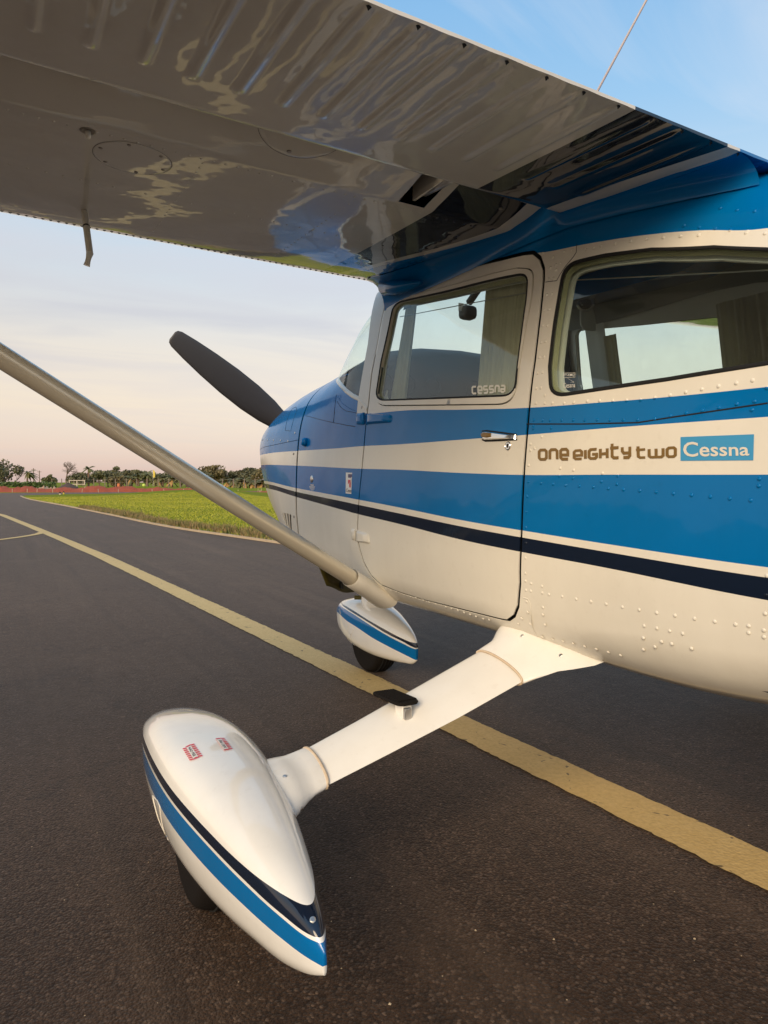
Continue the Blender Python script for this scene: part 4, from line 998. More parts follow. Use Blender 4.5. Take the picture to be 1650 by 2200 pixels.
# rivet lines on the boot cowl below the windscreen and down the door post
pts = [FRONT.hit(u, v) for u, v in prow([(726,853),(735,866),(750,877),(766,884)], 14)+prow([(564,974),(600,972),(634,969)], 9)+prow([(762,1172),(762,1216)], 8)+prow([(777,930),(770,990)], 6)]
rivets('rivets', FRONT, pts, .0028, .0014, M['body_front'], PLANE)

# ------------------------------------------------------------------ lettering and stickers
def bil(q, a, b):
    tl, tr, br, bl = [Vector(p) for p in q]; return (tl.lerp(tr, a)).lerp(bl.lerp(br, a), 1-b)
def decal(name, surf, polys, quad, mat, parent, off):
    """polys: list of (verts2d in 0..1 box, faces); mapped through a pixel quad onto the surface"""
    V = []; F = []
    for vs2, fs in polys:
        n0 = len(V)
        for k_, p in enumerate(vs2):
            q = bil(quad, p[0], p[1]); yt = surf.hit(q.x, q.y); V.append(surf.pos(yt, off+(p[2] if len(p) > 2 else 0)))
        F += [tuple(i+n0 for i in f) for f in fs]
    o = new_obj(name, V, F, mat, parent, smooth=False)
    sn = Vector(surf.nrm(*surf.hit(*bil(quad, .5, .5)))[0])
    for p in o.data.polygons:
        if p.normal.dot(sn) < 0: p.flip()
    return o
def rectpoly(x0, y0, x1, y1, n=6):
    V = [(x0+(x1-x0)*i/n, y) for i in range(n+1) for y in (y0, y1)]
    return (V, [(2*i, 2*i+2, 2*i+3, 2*i+1) for i in range(n)])
def strokes(glyphs, sw, asp):
    """glyphs: list of polylines in box units; sw stroke width in box-height units; asp width/height of box"""
    out_ = []
    for gi, pl in enumerate(glyphs):
        closed = len(pl) > 2 and pl[0] == pl[-1]; P = [Vector((x*asp, y)) for x, y in (pl[:-1] if closed else pl)]; n = len(P); V = []; F = []
        for i in range(n):
            a = P[i-1] if (closed or i > 0) else None; b = P[(i+1) % n] if (closed or i < n-1) else None
            d1 = (P[i]-a).normalized() if a is not None else None; d2 = (b-P[i]).normalized() if b is not None else None
            if d1 is None: d1 = d2; ext = -d2*0
            if d2 is None: d2 = d1
            n1 = Vector((-d1.y, d1.x)); n2 = Vector((-d2.y, d2.x)); m_ = (n1+n2)
            m_ = m_.normalized() if m_.length > 1e-6 else n1; k = 1/max(.5, m_.dot(n1))
            c = P[i]
            for s in (-1, 1): q = c+m_*k*s*sw/2; V.append((q.x/asp, q.y, .00003*(gi % 5)))
        for i in range(n if closed else n-1): F.append((2*i, 2*i+1, 2*((i+1) % n)+1, 2*((i+1) % n)))
        out_.append((V, F))
    return out_
def retro(text, sw=.235):
    """square-shouldered retro lettering; x-height 0.75, returns (strokes, advance)"""
    H = .78; G = []; x = 0; W = .62; c = .13
    for ch in text:
        o = []
        if ch == 'o': o = [[(c,0),(W-c,0),(W,c),(W,H-c),(W-c,H),(c,H),(0,H-c),(0,c),(c,0)]]; w = W
        elif ch == 'n': o = [[(0,0),(0,H-c),(c,H),(W-c,H),(W,H-c),(W,0)]]; w = W
        elif ch == 'e': o = [[(W,0),(c,0),(0,c),(0,H-c),(c,H),(W-c,H),(W,H-c),(W,H*.5)], [(W+sw*.5,H*.42),(sw*.5,H*.42)]]; w = W
        elif ch == 'i': o = [[(0,0),(0,H)]]; w = 0
        elif ch == 'g': o = [[(W,H),(c,H),(0,H-c),(0,c),(c,0),(W-c,0),(W,c),(W,H*.46),(W*.4,H*.46)]]; w = W
        elif ch == 'h': o = [[(0,0),(0,H)], [(W*.9,0),(W*.9,H)], [(sw*.5,H*.46),(W*.9-sw*.5,H*.46)]]; w = W*.9
        elif ch == 't': o = [[(0,1.12),(0,c),(c,0),(W*.85,0)], [(-.16,H),(-sw*.5,H)], [(sw*.5,H),(W*.85,H)]]; w = W*.85
        elif ch == 'y': o = [[(0,H),(0,H*.46+c),(c,H*.42),(W-sw*.5,H*.42)], [(W,H),(W,c),(W-c,0),(W*.15,0)]]; w = W
        elif ch == 'w': o = [[(0,H),(0,c),(c,0),(1.05-c,0),(1.05,c),(1.05,H)], [(.525,sw*.5),(.525,H)]]; w = 1.05
        elif ch == 'c': o = [[(W,H),(c,H),(0,H-c),(0,c),(c,0),(W,0)]]; w = W
        elif ch == 's': o = [[(W,H),(c*.6,H),(0,H-c),(0,H*.5+c*.4),(c*.6,H*.5),(W-c*.6,H*.5),(W,H*.5-c*.4),(W,c),(W-c*.6,0),(0,0)]]; w = W
        elif ch == 'a': o = [[(0,H),(W-c,H),(W,H-c),(W,0)], [(W-sw*.5,0),(c,0),(0,c),(0,H*.45),(W-sw*.5,H*.45)]]; w = W
        else: w = .18; x += w; continue
        if ch == 't': x += .10
        G += [[(px+x, py) for px, py in pl] for pl in o]; x += w+.30
    return G, x-.30
def put_retro(name, text, surf, quad, mat, parent, off, sw=.235):
    G, adv = retro(text, sw); pad = sw/2; Ht = 1.0; asp = (adv+2*pad)/Ht
    G = [[((x+pad)/(adv+2*pad), (y+pad)/(1.12+2*pad)*1.0) for x, y in pl] for pl in G]
    asp = (adv+2*pad)/(1.12+2*pad)
    return decal(name, surf, strokes(G, sw/(1.12+2*pad), asp), quad, mat, parent, off)
def text_polys(txt, bold=.0, shear=0):
    cu = bpy.data.curves.new('t', 'FONT'); cu.body = txt; cu.offset = bold; cu.shear = shear; cu.resolution_u = 3; ob = bpy.data.objects.new('t', cu); COL.objects.link(ob)
    bpy.context.view_layer.update(); dg = bpy.context.evaluated_depsgraph_get(); me = ob.evaluated_get(dg).to_mesh()
    V = np.array([v.co[:] for v in me.vertices]); F = [tuple(p.vertices) for p in me.polygons]; ob.evaluated_get(dg).to_mesh_clear(); bpy.data.objects.remove(ob); bpy.data.curves.remove(cu)
    lo = V.min(0); hi = V.max(0); V2 = [((v[0]-lo[0])/(hi[0]-lo[0]), (v[1]-lo[1])/(hi[1]-lo[1])) for v in V]; return [(V2, F)]
# titles behind the door (caps-height box includes the t ascender)
put_retro('title_lettering', 'one', CABIN, [(1156,955.5),(1223,952.5),(1224,989.5),(1156,990)], M['decal_bronze'], PLANE, .0012)
put_retro('title_lettering', 'eighty', CABIN, [(1231,958.5),(1357,946),(1357,986),(1231,989)], M['decal_bronze'], PLANE, .0012)
put_retro('title_lettering', 'two', CABIN, [(1365,957),(1455,950),(1455,983.5),(1366,986)], M['decal_bronze'], PLANE, .0012)
decal('maker_panel', CABIN, [rectpoly(0, 0, 1, 1, 10)], [(1462.5,939),(1620.5,933),(1619,989),(1462.5,990)], M['decal_blue'], PLANE, .0008)
decal('maker_lettering', CABIN, text_polys('Cessna', .014), [(1468.5,949),(1610,952),(1611,979),(1469,982)], M['decal_cream'], PLANE, .0016)
# sticker on the boot cowl
q = [(743.5,1015),(761.5,1016),(760.5,1061.5),(743,1060)]
decal('nose_sticker', FRONT, [rectpoly(0, 0, 1, 1, 3)], q, M['sticker_white'], PLANE, .0008)
sub = lambda q, x0, y0, x1, y1: [bil(q, x0, y1), bil(q, x1, y1), bil(q, x1, y0), bil(q, x0, y0)]
tri = lambda P: ([tuple(p) for p in P], [tuple(range(len(P)))])
decal('sticker_mark', FRONT, [tri([(.28,.93),(.86,.93),(.86,.86),(.62,.76),(.28,.76)]), tri([(.72,.30),(.93,.30),(.93,.86),(.88,.86),(.72,.70)])], q, M['sticker_purple'], PLANE, .0014)
decal('sticker_mark', FRONT, [tri([(.28,.66),(.58,.66),(.58,.60),(.46,.50),(.28,.46)]), tri([(.44,.30),(.62,.30),(.62,.60),(.44,.45)])], q, M['sticker_red'], PLANE, .0014)
decal('sticker_lettering', FRONT, text_polys('Cessna', .012), sub(q, .07, .06, .93, .24), M['sticker_black'], PLANE, .0014)
decal('data_lettering', FRONT, [rectpoly(.25, .8, .75, .95, 2), rectpoly(.05, .58, .95, .66, 2), rectpoly(.1, .40, .9, .48, 2), rectpoly(.15, .2, .85, .28, 2), rectpoly(.3, .02, .7, .1, 2)], [(664,1040),(678,1041),(678,1054),(664,1053)], M['decal_cream'], PLANE, .0008)
# window lettering
put_retro('window_lettering', 'cessna', CABIN, [(1010,822),(1084,819.5),(1083,843),(1011,847)], M['etch'], doorL, -.0045, sw=.22)
decal('registration_sticker', CABIN, [rectpoly(0,0,1,.07,1), rectpoly(0,.93,1,1,1), ([(0,.07),(.02,.07),(.02,.93),(0,.93)], [(0,1,2,3)]), ([(.98,.07),(1,.07),(1,.93),(.98,.93)], [(0,1,2,3)])]+[([(.06+.88*x,.2+.6*y) for x, y in V_], F_) for V_, F_ in text_polys('PT-KMQ', .008)], [(1207,800.5),(1233,799.5),(1233,810),(1207,811)], M['etch'], PLANE, -.0045)
decal('window_lettering', CABIN, text_polys('Cessna', .004)+[tri([(.30,2.0),(.36,1.95),(.95,1.05),(.55,1.02),(.86,1.12)])], [(1207,822),(1233,821),(1233,831),(1207,833)], M['etch'], PLANE, -.0045)
# no-step stickers on the near wheel fairing
def nostep(quad, txt, name, PM):
    pol = []
    for k in range(7):
        for (y0, y1) in ((.70, 1.0), (0.0, .30)):
            x = k/7; pol.append(tri([(x+.02, y0), (x+.10, y0), (x+.145, y1), (x+.065, y1)]))
    pol += [tri([(0, .27), (.05, .30), (.09, .50), (.05, .70), (0, .73)]), tri([(1, .27), (.95, .30), (.91, .50), (.95, .70), (1, .73)])]
    decal(name, PM, pol, quad, M['sticker_red'], pm, .0020)
    decal('sticker_panel', PM, [rectpoly(.10, .31, .90, .69, 2)], quad, M['sticker_white'], pm, .0020)
    decal('sticker_lettering', PM, [([(.17+.66*x, .38+.28*y) for x, y in V_], F_) for V_, F_ in text_polys(txt, .01)], quad, M['sticker_black'], pm, .0028)
c6 = lambda x, y: (300+x*.1576, 1500+y*.1576)
nostep([c6(735,615), c6(862,795), c6(690,865), c6(585,690)], 'NÃO PISE', 'no_step_sticker', PM)
nostep([c6(1105,728), c6(988,562), c6(1150,545), c6(1272,705)], 'NÃO PISE', 'no_step_sticker', PMR)
# access doors and valve holes on both fairings
c8 = lambda P: [(280+x*.2819, 1500+y*.2819) for x, y in P]
ribbon('access_door', PM, [PM.hit(*p) for p in c8([(168,740),(205,780),(225,825),(238,1065),(215,1075),(185,960)])], .0022, .0012, M['decal_cream'], pm, thick=.0014)
yt = PM.hit(*c8([(238,1112)])[0]); mb = MB(); mb.lathe(PM.pos(yt, -.004), PM.nrm(*yt)[0], [(.012, 0), (.012, .005), (.008, .0045), (.007, -.006)], 16); mb.obj('tow_hole', M['screw'], pm)
mb = MB(); mb.lathe(PM.pos(yt, .0012), PM.nrm(*yt)[0], [(.0075, 0), (.0075, .0006)], 12); mb.obj('hole_shade_disc', M['gap'], pm)  # flat black disc stands in for the shade inside the hole
ribbon('access_door', PN, [PN.hit(*p) for p in npx([(240,610),(310,660),(330,680),(290,950),(210,900),(225,680)])], .0016, .001, M['decal_cream'], pn, thick=.001)
yt = PN.hit(*npx([(320,970)])[0]); mb = MB(); mb.lathe(PN.pos(yt, -.004), PN.nrm(*yt)[0], [(.009, 0), (.009, .006), (.006, .005)], 12); mb.obj('tow_hole', M['screw'], pn)
for u, v in npx([(250,735),(275,760),(265,800),(285,830)]):
    yt = PN.hit(u, v); screw('screw', PN.pos(yt, .0), PN.nrm(*yt)[0], .0035, pn, M['alu'])

# ------------------------------------------------------------------ nose gear, propeller, cowl flap
mb = MB(); mb.tube([(0, .02, .30), (0, -.005, .45)], [.048, .042], 20); mb.tube([(0, -.008, .45), (0, -.03, .64)], [.030, .030], 20); ns = mb.obj('nose_strut', M['alu'], PLANE, angle=40)
mb = MB(); mb.lathe((0, -.005, .435), (0, -.1, 1), [(.058, 0), (.062, .008), (.060, .02), (.046, .028)], 24); mb.obj('strut_collar', M['white'], ns, angle=30)
mb = MB(); mb.box((0, -.09, .505), (.05, .012, .16), Matrix.Rotation(math.radians(-28), 3, 'X')); mb.obj('torque_link', M['white'], ns, bevel=.004)
mb = MB(); mb.box((0, -.12, .47), (.05, .012, .13), Matrix.Rotation(math.radians(40), 3, 'X')); mb.obj('torque_link', M['white'], ns, bevel=.004)
mb = MB(); mb.tube([(-.085, .055, .40), (-.045, .03, .40)], .012, 10); mb.obj('tow_pin', M['olive'], ns)
# strut shroud on the nose fairing
V = []; F = []; rings = [(.065, .058, .445, -.005), (.070, .075, .42, -.01), (.078, .10, .395, -.02), (.082, .17, .365, -.055), (.075, .21, .345, -.075)]
for rx, ry, z, yc in rings:
    for k in range(24): th = 2*math.pi*k/24; V.append((rx*math.cos(th), yc+ry*math.sin(th)*(1.25 if math.sin(th) < 0 else .55), z-(.06*max(0, -math.sin(th)) if z < .40 else 0)))
for i in range(len(rings)-1):
    for k in range(24): F.append((i*24+k, (i+1)*24+k, (i+1)*24+(k+1) % 24, i*24+(k+1) % 24))
new_obj('strut_shroud', V, F, M['npant'], pn)
# propeller: two twisted blades on a hub with a spinner
HUB = Vector((0, .93, 1.30)); tip = on_y(369, 722, .945); ang = math.atan2(tip.z-HUB.z, tip.x-HUB.x); RB = math.hypot(tip.z-HUB.z, tip.x-HUB.x)
pr = MB(); pr.lathe(HUB-Vector((0, .10, 0)), (0, 1, 0), [(.17, 0), (.172, .02), (.16, .10), (.125, .20), (.07, .28), (.015, .325)], 32); spn = pr.obj('spinner', M['white'], PLANE, smooth=True)
for a0 in (ang, ang+math.pi):
    V = []; F = []; K = 16; st = [(.10, .055, .05, 40), (.20, .062, .034, 38), (.32, .085, .020, 33), (.45, .095, .014, 28), (.60, .094, .011, 23), (.75, .084, .009, 20), (.88, .070, .007, 17), (.97, .056, .006, 16), (.992, .045, .005, 15), (1.0, .028, .004, 15)]
    rd = Vector((math.cos(a0), 0, math.sin(a0))); tg = Vector((-math.sin(a0), 0, math.cos(a0)))
    for r, w, h, tw in st:
        tw = math.radians(tw-8); cdir = tg*math.cos(tw)+Vector((0, 1, 0))*math.sin(tw); nd = rd.cross(cdir)
        for k in range(K): th = 2*math.pi*k/K; V.append(HUB+rd*RB*r+cdir*w*math.cos(th)+nd*h*math.sin(th))
    for i in range(len(st)-1):
        for k in range(K): F.append((i*K+k, i*K+(k+1) % K, (i+1)*K+(k+1) % K, (i+1)*K+k))
    F.append(tuple((len(st)-1)*K+k for k in range(K))); new_obj('propeller_blade', V, F, M['prop'], PLANE)
# open cowl flap with unpainted inside, exhaust stack
Q = [on_x(686, 1216, -.44), on_x(703, 1258, -.40), on_x(772, 1273, -.14), on_x(760, 1225, -.14)]
print('cowlflap', [tuple(round(c, 3) for c in q) for q in Q])
V = []; F = []
for i in range(9):
    for j in range(5):
        a, b = i/8, j/4; p = (Q[0].lerp(Q[3], a)).lerp(Q[1].lerp(Q[2], a), b); V.append(p+Vector((0, 0, -.012*math.sin(math.pi*a)*b+.004*math.sin(9*a)*b)))
for i in range(8):
    for j in range(4): F.append((i*5+j, i*5+j+1, (i+1)*5+j+1, (i+1)*5+j))
cf_ = new_obj('cowl_flap', V, F, M['olive'], PLANE); md = cf_.modifiers.new('solid', 'SOLIDIFY'); md.thickness = .005
lp_ = Q[1].lerp(Q[2], .45); mb = MB(); mb.box(lp_+Vector((-.01, -.01, .02)), (.012, .03, .035)); mb.obj('flap_lug', M['black'], cf_, bevel=.004)
mb = MB(); mb.tube([(-.14, -.28, .66), (-.14, -.36, .55), (-.14, -.46, .47)], .03, 14, caps=False); mb.obj('exhaust_stack', M['black'], PLANE, smooth=True)

# ------------------------------------------------------------------ cabin interior
mb = MB(); mb.box((0, -2.1, .64), (1.0, 2.4, .03)); mb.obj('cabin_floor', M['carpet'], PLANE)
# headliner: inner shell below the roof
V = []; F = []; ys = np.linspace(-1.05, -3.3, 16); ts_ = np.linspace(0, 4.2, 14)
for y in ys:
    P = [CABIN.pos((y, t), -.05) for t in ts_]; V += [Vector((-p.x, p.y, p.z)) for p in P[::-1]]+P[1:]
n = 27
for i in range(len(ys)-1):
    for k in range(n-1): F.append((i*n+k, i*n+k+1, (i+1)*n+k+1, (i+1)*n+k))
new_obj('headliner', V, F, M['headliner'], PLANE)
L = [CABIN.pos((-3.3, t), -.03) for t in np.linspace(0, 15, 30)]; V = L+[Vector((-p.x, p.y, p.z)) for p in L[1:-1]][::-1]
new_obj('rear_bulkhead', V, [tuple(range(len(V)))], M['headliner'], PLANE, smooth=False)
L = [FRONT.pos((-.5, t), -.03) for t in np.linspace(4, 15, 30)]; V = L+[Vector((-p.x, p.y, p.z)) for p in L[:-1]][::-1]
new_obj('firewall', V, [tuple(range(len(V)))], M['dash'], PLANE, smooth=False)
# glareshield and instrument panel
V = []; F = []
prf = [(-.50, 1.60), (-.60, 1.635), (-.72, 1.64), (-.83, 1.625), (-.87, 1.60), (-.875, 1.575), (-.80, 1.56), (-.79, 1.18)]
xs = [-.46, -.445, -.41, -.34, -.2, 0, .2, .34, .41, .445, .46]; dzs = [-.22, -.15, -.085, -.035, -.008, 0, -.008, -.035, -.085, -.15, -.22]
for x, dz_ in zip(xs, dzs):
    for k, (y, z) in enumerate(prf): V.append((x, y, z+(dz_ if k < 7 else 0)))
n = len(prf)
for i in range(len(xs)-1):
    for k in range(n-1): F.append((i*n+k, i*n+k+1, (i+1)*n+k+1, (i+1)*n+k))
F += [tuple(range(n)), tuple((len(xs)-1)*n+k for k in range(n))[::-1]]
db = new_obj('dashboard', V, F, M['dash'], PLANE)
mb = MB(); mb.box((-.22, -.795, 1.37), (.06, .006, .05)); mb.obj('instrument_placard', M['trim'], db, bevel=.002)
for i, (x, z) in enumerate([(-.36, 1.46), (-.25, 1.46), (-.36, 1.34), (-.12, 1.46), (-.12, 1.34), (.1, 1.46), (.1, 1.34)]):
    mb = MB(); mb.lathe((x, -.79, z), (0, -1, 0), [(.042, 0), (.042, .01), (.036, .012), (.034, .006)], 20); mb.obj('instrument', M['black'], db, angle=30)
# yokes
for x in (-.27, .27):
    mb = MB(); mb.tube([(x, -.8, 1.30), (x, -1.02, 1.30)], .014, 10); mb.tube([(x-.15, -1.03, 1.38), (x-.15, -1.03, 1.30), (x-.08, -1.03, 1.27), (x+.08, -1.03, 1.27), (x+.15, -1.03, 1.30), (x+.15, -1.03, 1.38)], .014, 8); mb.obj('control_yoke', M['black'], PLANE, smooth=True)
# seats
def seat(x, y, zb):
    ol = round_poly([(-.23, -.25, .08), (.23, -.25, .08), (.23, .25, .06), (-.23, .25, .06)], .06, 4)
    s_ = prism('seat', ol, 0, .13, Matrix.Translation((x, y, zb)), M['seat'], PLANE, .03)
    ol2 = round_poly([(-.23, 0, .04), (.23, 0, .04), (.19, .42, .14), (-.19, .42, .14)], .1, 6)
    Mx = Matrix.Translation((x, y-.20, zb+.10)) @ Matrix.Rotation(math.radians(105), 4, 'X')
    prism('seat_back', ol2, -.05, .06, Mx, M['seat'], s_, .03)
    Mx2 = Mx @ Matrix.Translation((0, 0, -.052)); prism('seat_stripe', [(-.05, .03), (.05, .03), (.05, .38), (-.05, .38)], -.003, .003, Mx2, M['seat_strap'], s_, 0)
    mb = MB(); mb.box((x, y, zb-.06), (.36, .4, .12)); mb.obj('seat_base', M['black'], s_)
seat(-.26, -1.50, .79); seat(.26, -1.50, .79); seat(-.26, -2.42, .80); seat(.26, -2.42, .80)
# sun visor and mirror-like compass under the wing carry-through
mb = MB(); p = on_x(1005, 672, 0.02); mb.box(p, (.075, .06, .062)); cp_ = mb.obj('compass', M['sticker_cgrey'] if 'sticker_cgrey' in M else M['dash'], PLANE, bevel=.02)
p2 = on_x(990, 665, -.0); mb = MB(); mb.box(p2+Vector((-.02, -.03, .002)), (.026, .004, .034)); mb.obj('compass_card', M['sticker_white'], cp_)
a = on_x(1008, 650, .02); b = on_x(1030, 618, .02); mb = MB(); mb.tube([a, b], .016, 10); mb.obj('compass_bracket', M['black'], cp_, smooth=True)
# air vent with thermometer dial on the right windscreen corner
p = on_x(1258, 650, .36); mb = MB(); dd = (CAM-p).normalized(); mb.lathe(p, dd, [(.0, -.05), (.034, -.05), (.038, 0), (.036, .006), (.030, .007), (.029, .004)], 24); th_ = mb.obj('air_vent', M['alu'], PLANE, angle=30)
mb = MB(); mb.lathe(p+dd*.0045, dd, [(.028, 0), (.028, .001)], 24); mb.obj('dial_face', M['dash'], th_)
mb = MB(); q1 = dd.orthogonal().normalized(); mb.tube([p+dd*.008-q1*.018, p+dd*.008+q1*.02], .002, 5); mb.obj('dial_needle', M['etch'], th_)
prism('vent_housing', round_poly([(-.05, -.075, .05), (.05, -.075, .03), (.05, .06, .02), (-.05, .06, .02)], .03, 5), -.02, .0, Matrix.Translation(on_x(1272, 672, .40)) @ dd.to_track_quat('Z', 'Y').to_matrix().to_4x4(), M['trim'], th_, .008)
# curtains with pleats: door rear, door front edge, right rear
def curtain(px_top, px_bot, n, name='curtain', mirror=False, depth=.022):
    V = []; F = []; N = n*8
    for i in range(N+1):
        a = i/N; w = math.sin(a*n*2*math.pi)+.4*math.sin(a*n*4.6*math.pi+1)
        for j in range(7):
            b = j/6; t_ = Vector(px_top[0]).lerp(Vector(px_top[1]), a); o_ = Vector(px_bot[0]).lerp(Vector(px_bot[1]), a); q = t_.lerp(o_, b); yt = CABIN.hit(q.x, q.y)
            p = CABIN.pos(yt, -.052-depth*.5+w*depth*.5*(.6+.4*b)); V.append(Vector((-p.x, p.y, p.z)) if mirror else p)
    for i in range(N):
        for j in range(6): F.append((i*7+j, (i+1)*7+j, (i+1)*7+j+1, i*7+j+1))
    return new_obj(name, V, F, M['curtain'], PLANE)
curtain(((1012,606),(1130,570)), ((992,872),(1100,866)), 13)
curtain(((846,640),(864,636)), ((808,876),(834,874)), 3)
def curtain_yz(y0, y1, z0, z1, n, mat, off=-.06, depth=.012, name='curtain'):
    V = []; F = []; N = n*8
    for i in range(N+1):
        a = i/N; y = y0+(y1-y0)*a; w = math.sin(a*n*2*math.pi)+.4*math.sin(a*n*4.6*math.pi+1)
        for j in range(7):
            z = z0+(z1-z0)*j/6; p = CABIN.pos((y, CABIN.at_z(y, z, 3.5, 9)), off+w*depth*.5); V.append((-p.x, p.y, p.z))
    for i in range(N):
        for j in range(6): F.append((i*7+j, (i+1)*7+j, (i+1)*7+j+1, i*7+j+1))
    return new_obj(name, V, F, mat, PLANE)
curtain_yz(-1.80, -2.03, 1.29, 1.68, 8, M['curtain']); curtain_yz(-1.27, -1.34, 1.29, 1.66, 3, M['curtain']); curtain_yz(-1.165, -1.275, 1.24, 1.72, 1, M['trim'], -.05, .004, 'door_post_trim')
curtain(((2000,560),(2120,580)), ((2000,745),(2120,720)), 5, mirror=False)
# curtain rods
for v0, v1, mir in (((836,672),(1136,610), False), ((1200,588),(1700,548), True), ((1185,838),(1700,772), True)):
    a = CABIN.pos(CABIN.hit(*v0), -.05); b = CABIN.pos(CABIN.hit(*v1), -.05)
    if v0[0] > 1150: a = CABIN.pos(CABIN.hit(*v0), -.05); b = CABIN.pos(CABIN.hit(*v1), -.05)
    mb = MB(); mb.tube([a, b], .0016, 6); mb.obj('curtain_wire', M['alu'], PLANE)

def hit_obj(o, u, v):
    b = BVHTree.FromPolygons([x.co.copy() for x in o.data.vertices], [tuple(p.vertices) for p in o.data.polygons]); r = b.ray_cast(CAM, ray(u, v)); return r
def find(name): return [o for o in bpy.data.objects if o.name.split('.')[0] == name][0]
for nm, pts_ in (('gear_root_fairing', [(1066, 1352), (1122, 1366), (1205, 1408)]), ('wheel_fairing', [(672, 1976), (520, 1800), (400, 1600)][:1]), ('gear_tip_fairing', [(612, 1668), (648, 1738)])):
    o = find(nm)
    for u, v in pts_:
        r = hit_obj(o, u, v)
        if r[0] is None: continue
        n_ = r[1] if r[1].dot(CAM-r[0]) > 0 else -r[1]; screw('screw', r[0], n_, .0055, o, M['alu'])

# ------------------------------------------------------------------ ground
def struct(o): o['kind'] = 'structure'; return o
m = NT('asphalt'); v1 = m.voro(150, 'F1'); v2 = m.voro(330, 'F1'); n1 = m.noise(1.1, 6, .6); n2 = m.noise(14, 5, .65); n3 = m.noise(180, 3, .6); cell = m.voro(150, 'F1', out='Color')
sp_ = m.n('ShaderNodeSeparateColor'); m.l(cell, sp_.inputs[0])
base = m.mix(n1, (.046, .024, .013), (.074, .042, .025)); base = m.mix(m.ramp(n2, [(.35, 0.0), (.7, .6)]), base, (.034, .020, .012))
base = m.mix(m.math('MULTIPLY', m.ramp(sp_.outputs[0], [(.70, 0.0), (1.0, 1.0)]), .65), base, (.20, .135, .095)); base = m.mix(m.math('MULTIPLY', m.ramp(sp_.outputs[1], [(.60, 0.0), (.9, 1.0)]), .55), base, (.018, .011, .007)); base = m.mix(m.math('MULTIPLY', m.ramp(m.noise(45, 5, .7), [(.5, 0.0), (.68, 1.0)]), .4), base, (.020, .012, .008))
base = m.mix(m.ramp(v1, [(.0, .0), (.55, .0), (.8, .8)]), base, (.018, .012, .009))
pt = m.noise(.45, 3, .5, vec=m.map((1, .35, 1), (0, 0, .2))); base = m.mix(m.ramp(pt, [(.40, .35), (.58, 0.0)]), base, (.034, .022, .016))
ck = m.math('ADD', m.voro(.55, 'DISTANCE_TO_EDGE', vec=m.map((1, .6, 1), (0, 0, .5))), m.math('MULTIPLY', m.math('SUBTRACT', m.noise(4, 6, .7), .5), .16)); base = m.mix(m.ramp(m.math('ABSOLUTE', ck), [(.0, .55), (.006, 0.0)]), base, (.012, .009, .008))
tm = m.ramp(m.noise(1.0, 3, .6, vec=m.map((4.5, .10, 1), (0, 0, .06))), [(.52, 0.0), (.66, .45)]); base = m.mix(tm, base, (.020, .013, .009)); tm2 = m.ramp(m.noise(1.0, 3, .6, vec=m.map((3.1, .13, 1), (0, 0, .06), (5, 2, 0))), [(.54, 0.0), (.70, .30)]); base = m.mix(tm2, base, (.12, .078, .05))
st_ = m.ramp(m.noise(2.3, 2, .4), [(.70, 0.0), (.76, .45)]); base = m.mix(st_, base, (.022, .016, .013))
dst = m.ramp(m.noise(.8, 7, .7), [(.52, 0.0), (.78, .35)]); base = m.mix(dst, base, (.15, .095, .06))

m.set(Base_Color=base, Roughness=m.math('MULTIPLY_ADD', n2, .2, .52), Specular_IOR_Level=.13, Sheen_Weight=.10, Sheen_Roughness=.35, Sheen_Tint=(1.0, .84, .74, 1.0))
h = m.math('ADD', m.math('MULTIPLY', v1, -.9), m.math('MULTIPLY', n3, .35)); h = m.math('ADD', h, m.math('MULTIPLY', v2, -.3)); h = m.math('MULTIPLY_ADD', m.noise(60, 4, .6), .25, h)
m.set(Normal=m.bump(h, .8, .004)); M['asphalt'] = m.m
m = NT('taxi_paint'); n1 = m.noise(9, 6, .6); n2 = m.noise(70, 4, .6)
cr_ = m.voro(3.2, 'DISTANCE_TO_EDGE', vec=m.map((1, .8, 1))); wob = m.noise(25, 4)
base = m.mix(n1, (.58, .39, .14), (.68, .49, .21)); base = m.mix(m.ramp(n2, [(.35, .5), (.6, 0.0)]), base, (.46, .30, .10))
base = m.mix(m.ramp(m.math('ADD', cr_, m.math('MULTIPLY', m.math('SUBTRACT', wob, .42), .14)), [(.0, .8), (.007, 0.0)]), base, (.07, .05, .03))
worn = m.ramp(m.noise(55, 6, .75), [(.66, 0.0), (.74, .8)]); base = m.mix(worn, base, (.06, .045, .035))
m.set(Base_Color=base, Roughness=.72, Normal=m.bump(m.math('ADD', m.voro(95), n2), .5, .003)); M['line'] = m.m
m = NT('grass_ground'); n1 = m.noise(.35, 5, .6); n2 = m.noise(6, 5, .6); base = m.mix(n1, (.15, .19, .012), (.27, .29, .025)); base = m.mix(m.ramp(n2, [(.4, 0.0), (.75, .6)]), base, (.07, .10, .012)); base = m.mix(m.ramp(m.noise(.12, 4), [(.55, 0.0), (.75, .5)]), base, (.26, .22, .06))
m.set(Base_Color=base, Roughness=.95, Specular_IOR_Level=.05, Normal=m.bump(m.noise(25, 4), .8, .05)); M['grass_ground'] = m.m
m = NT('grass_blade'); n1 = m.noise(.35, 5, .6); n2 = m.noise(9, 3, .6); x = m.xyz(); base = m.mix(n1, (.27, .30, .012), (.47, .44, .03)); base = m.mix(m.ramp(n2, [(.50, 0.0), (.72, .8)]), base, (.30, .24, .09)); m.set(Base_Color=base, Roughness=.6); M['grass_blade'] = m.m
m = NT('dry_grass_blade'); n2 = m.noise(9, 3, .6); m.set(Base_Color=m.mix(m.ramp(n2, [(.35, 0.0), (.6, 1.0)]), (.10, .13, .02), (.30, .20, .09)), Roughness=.7); M['dry_blade'] = m.m
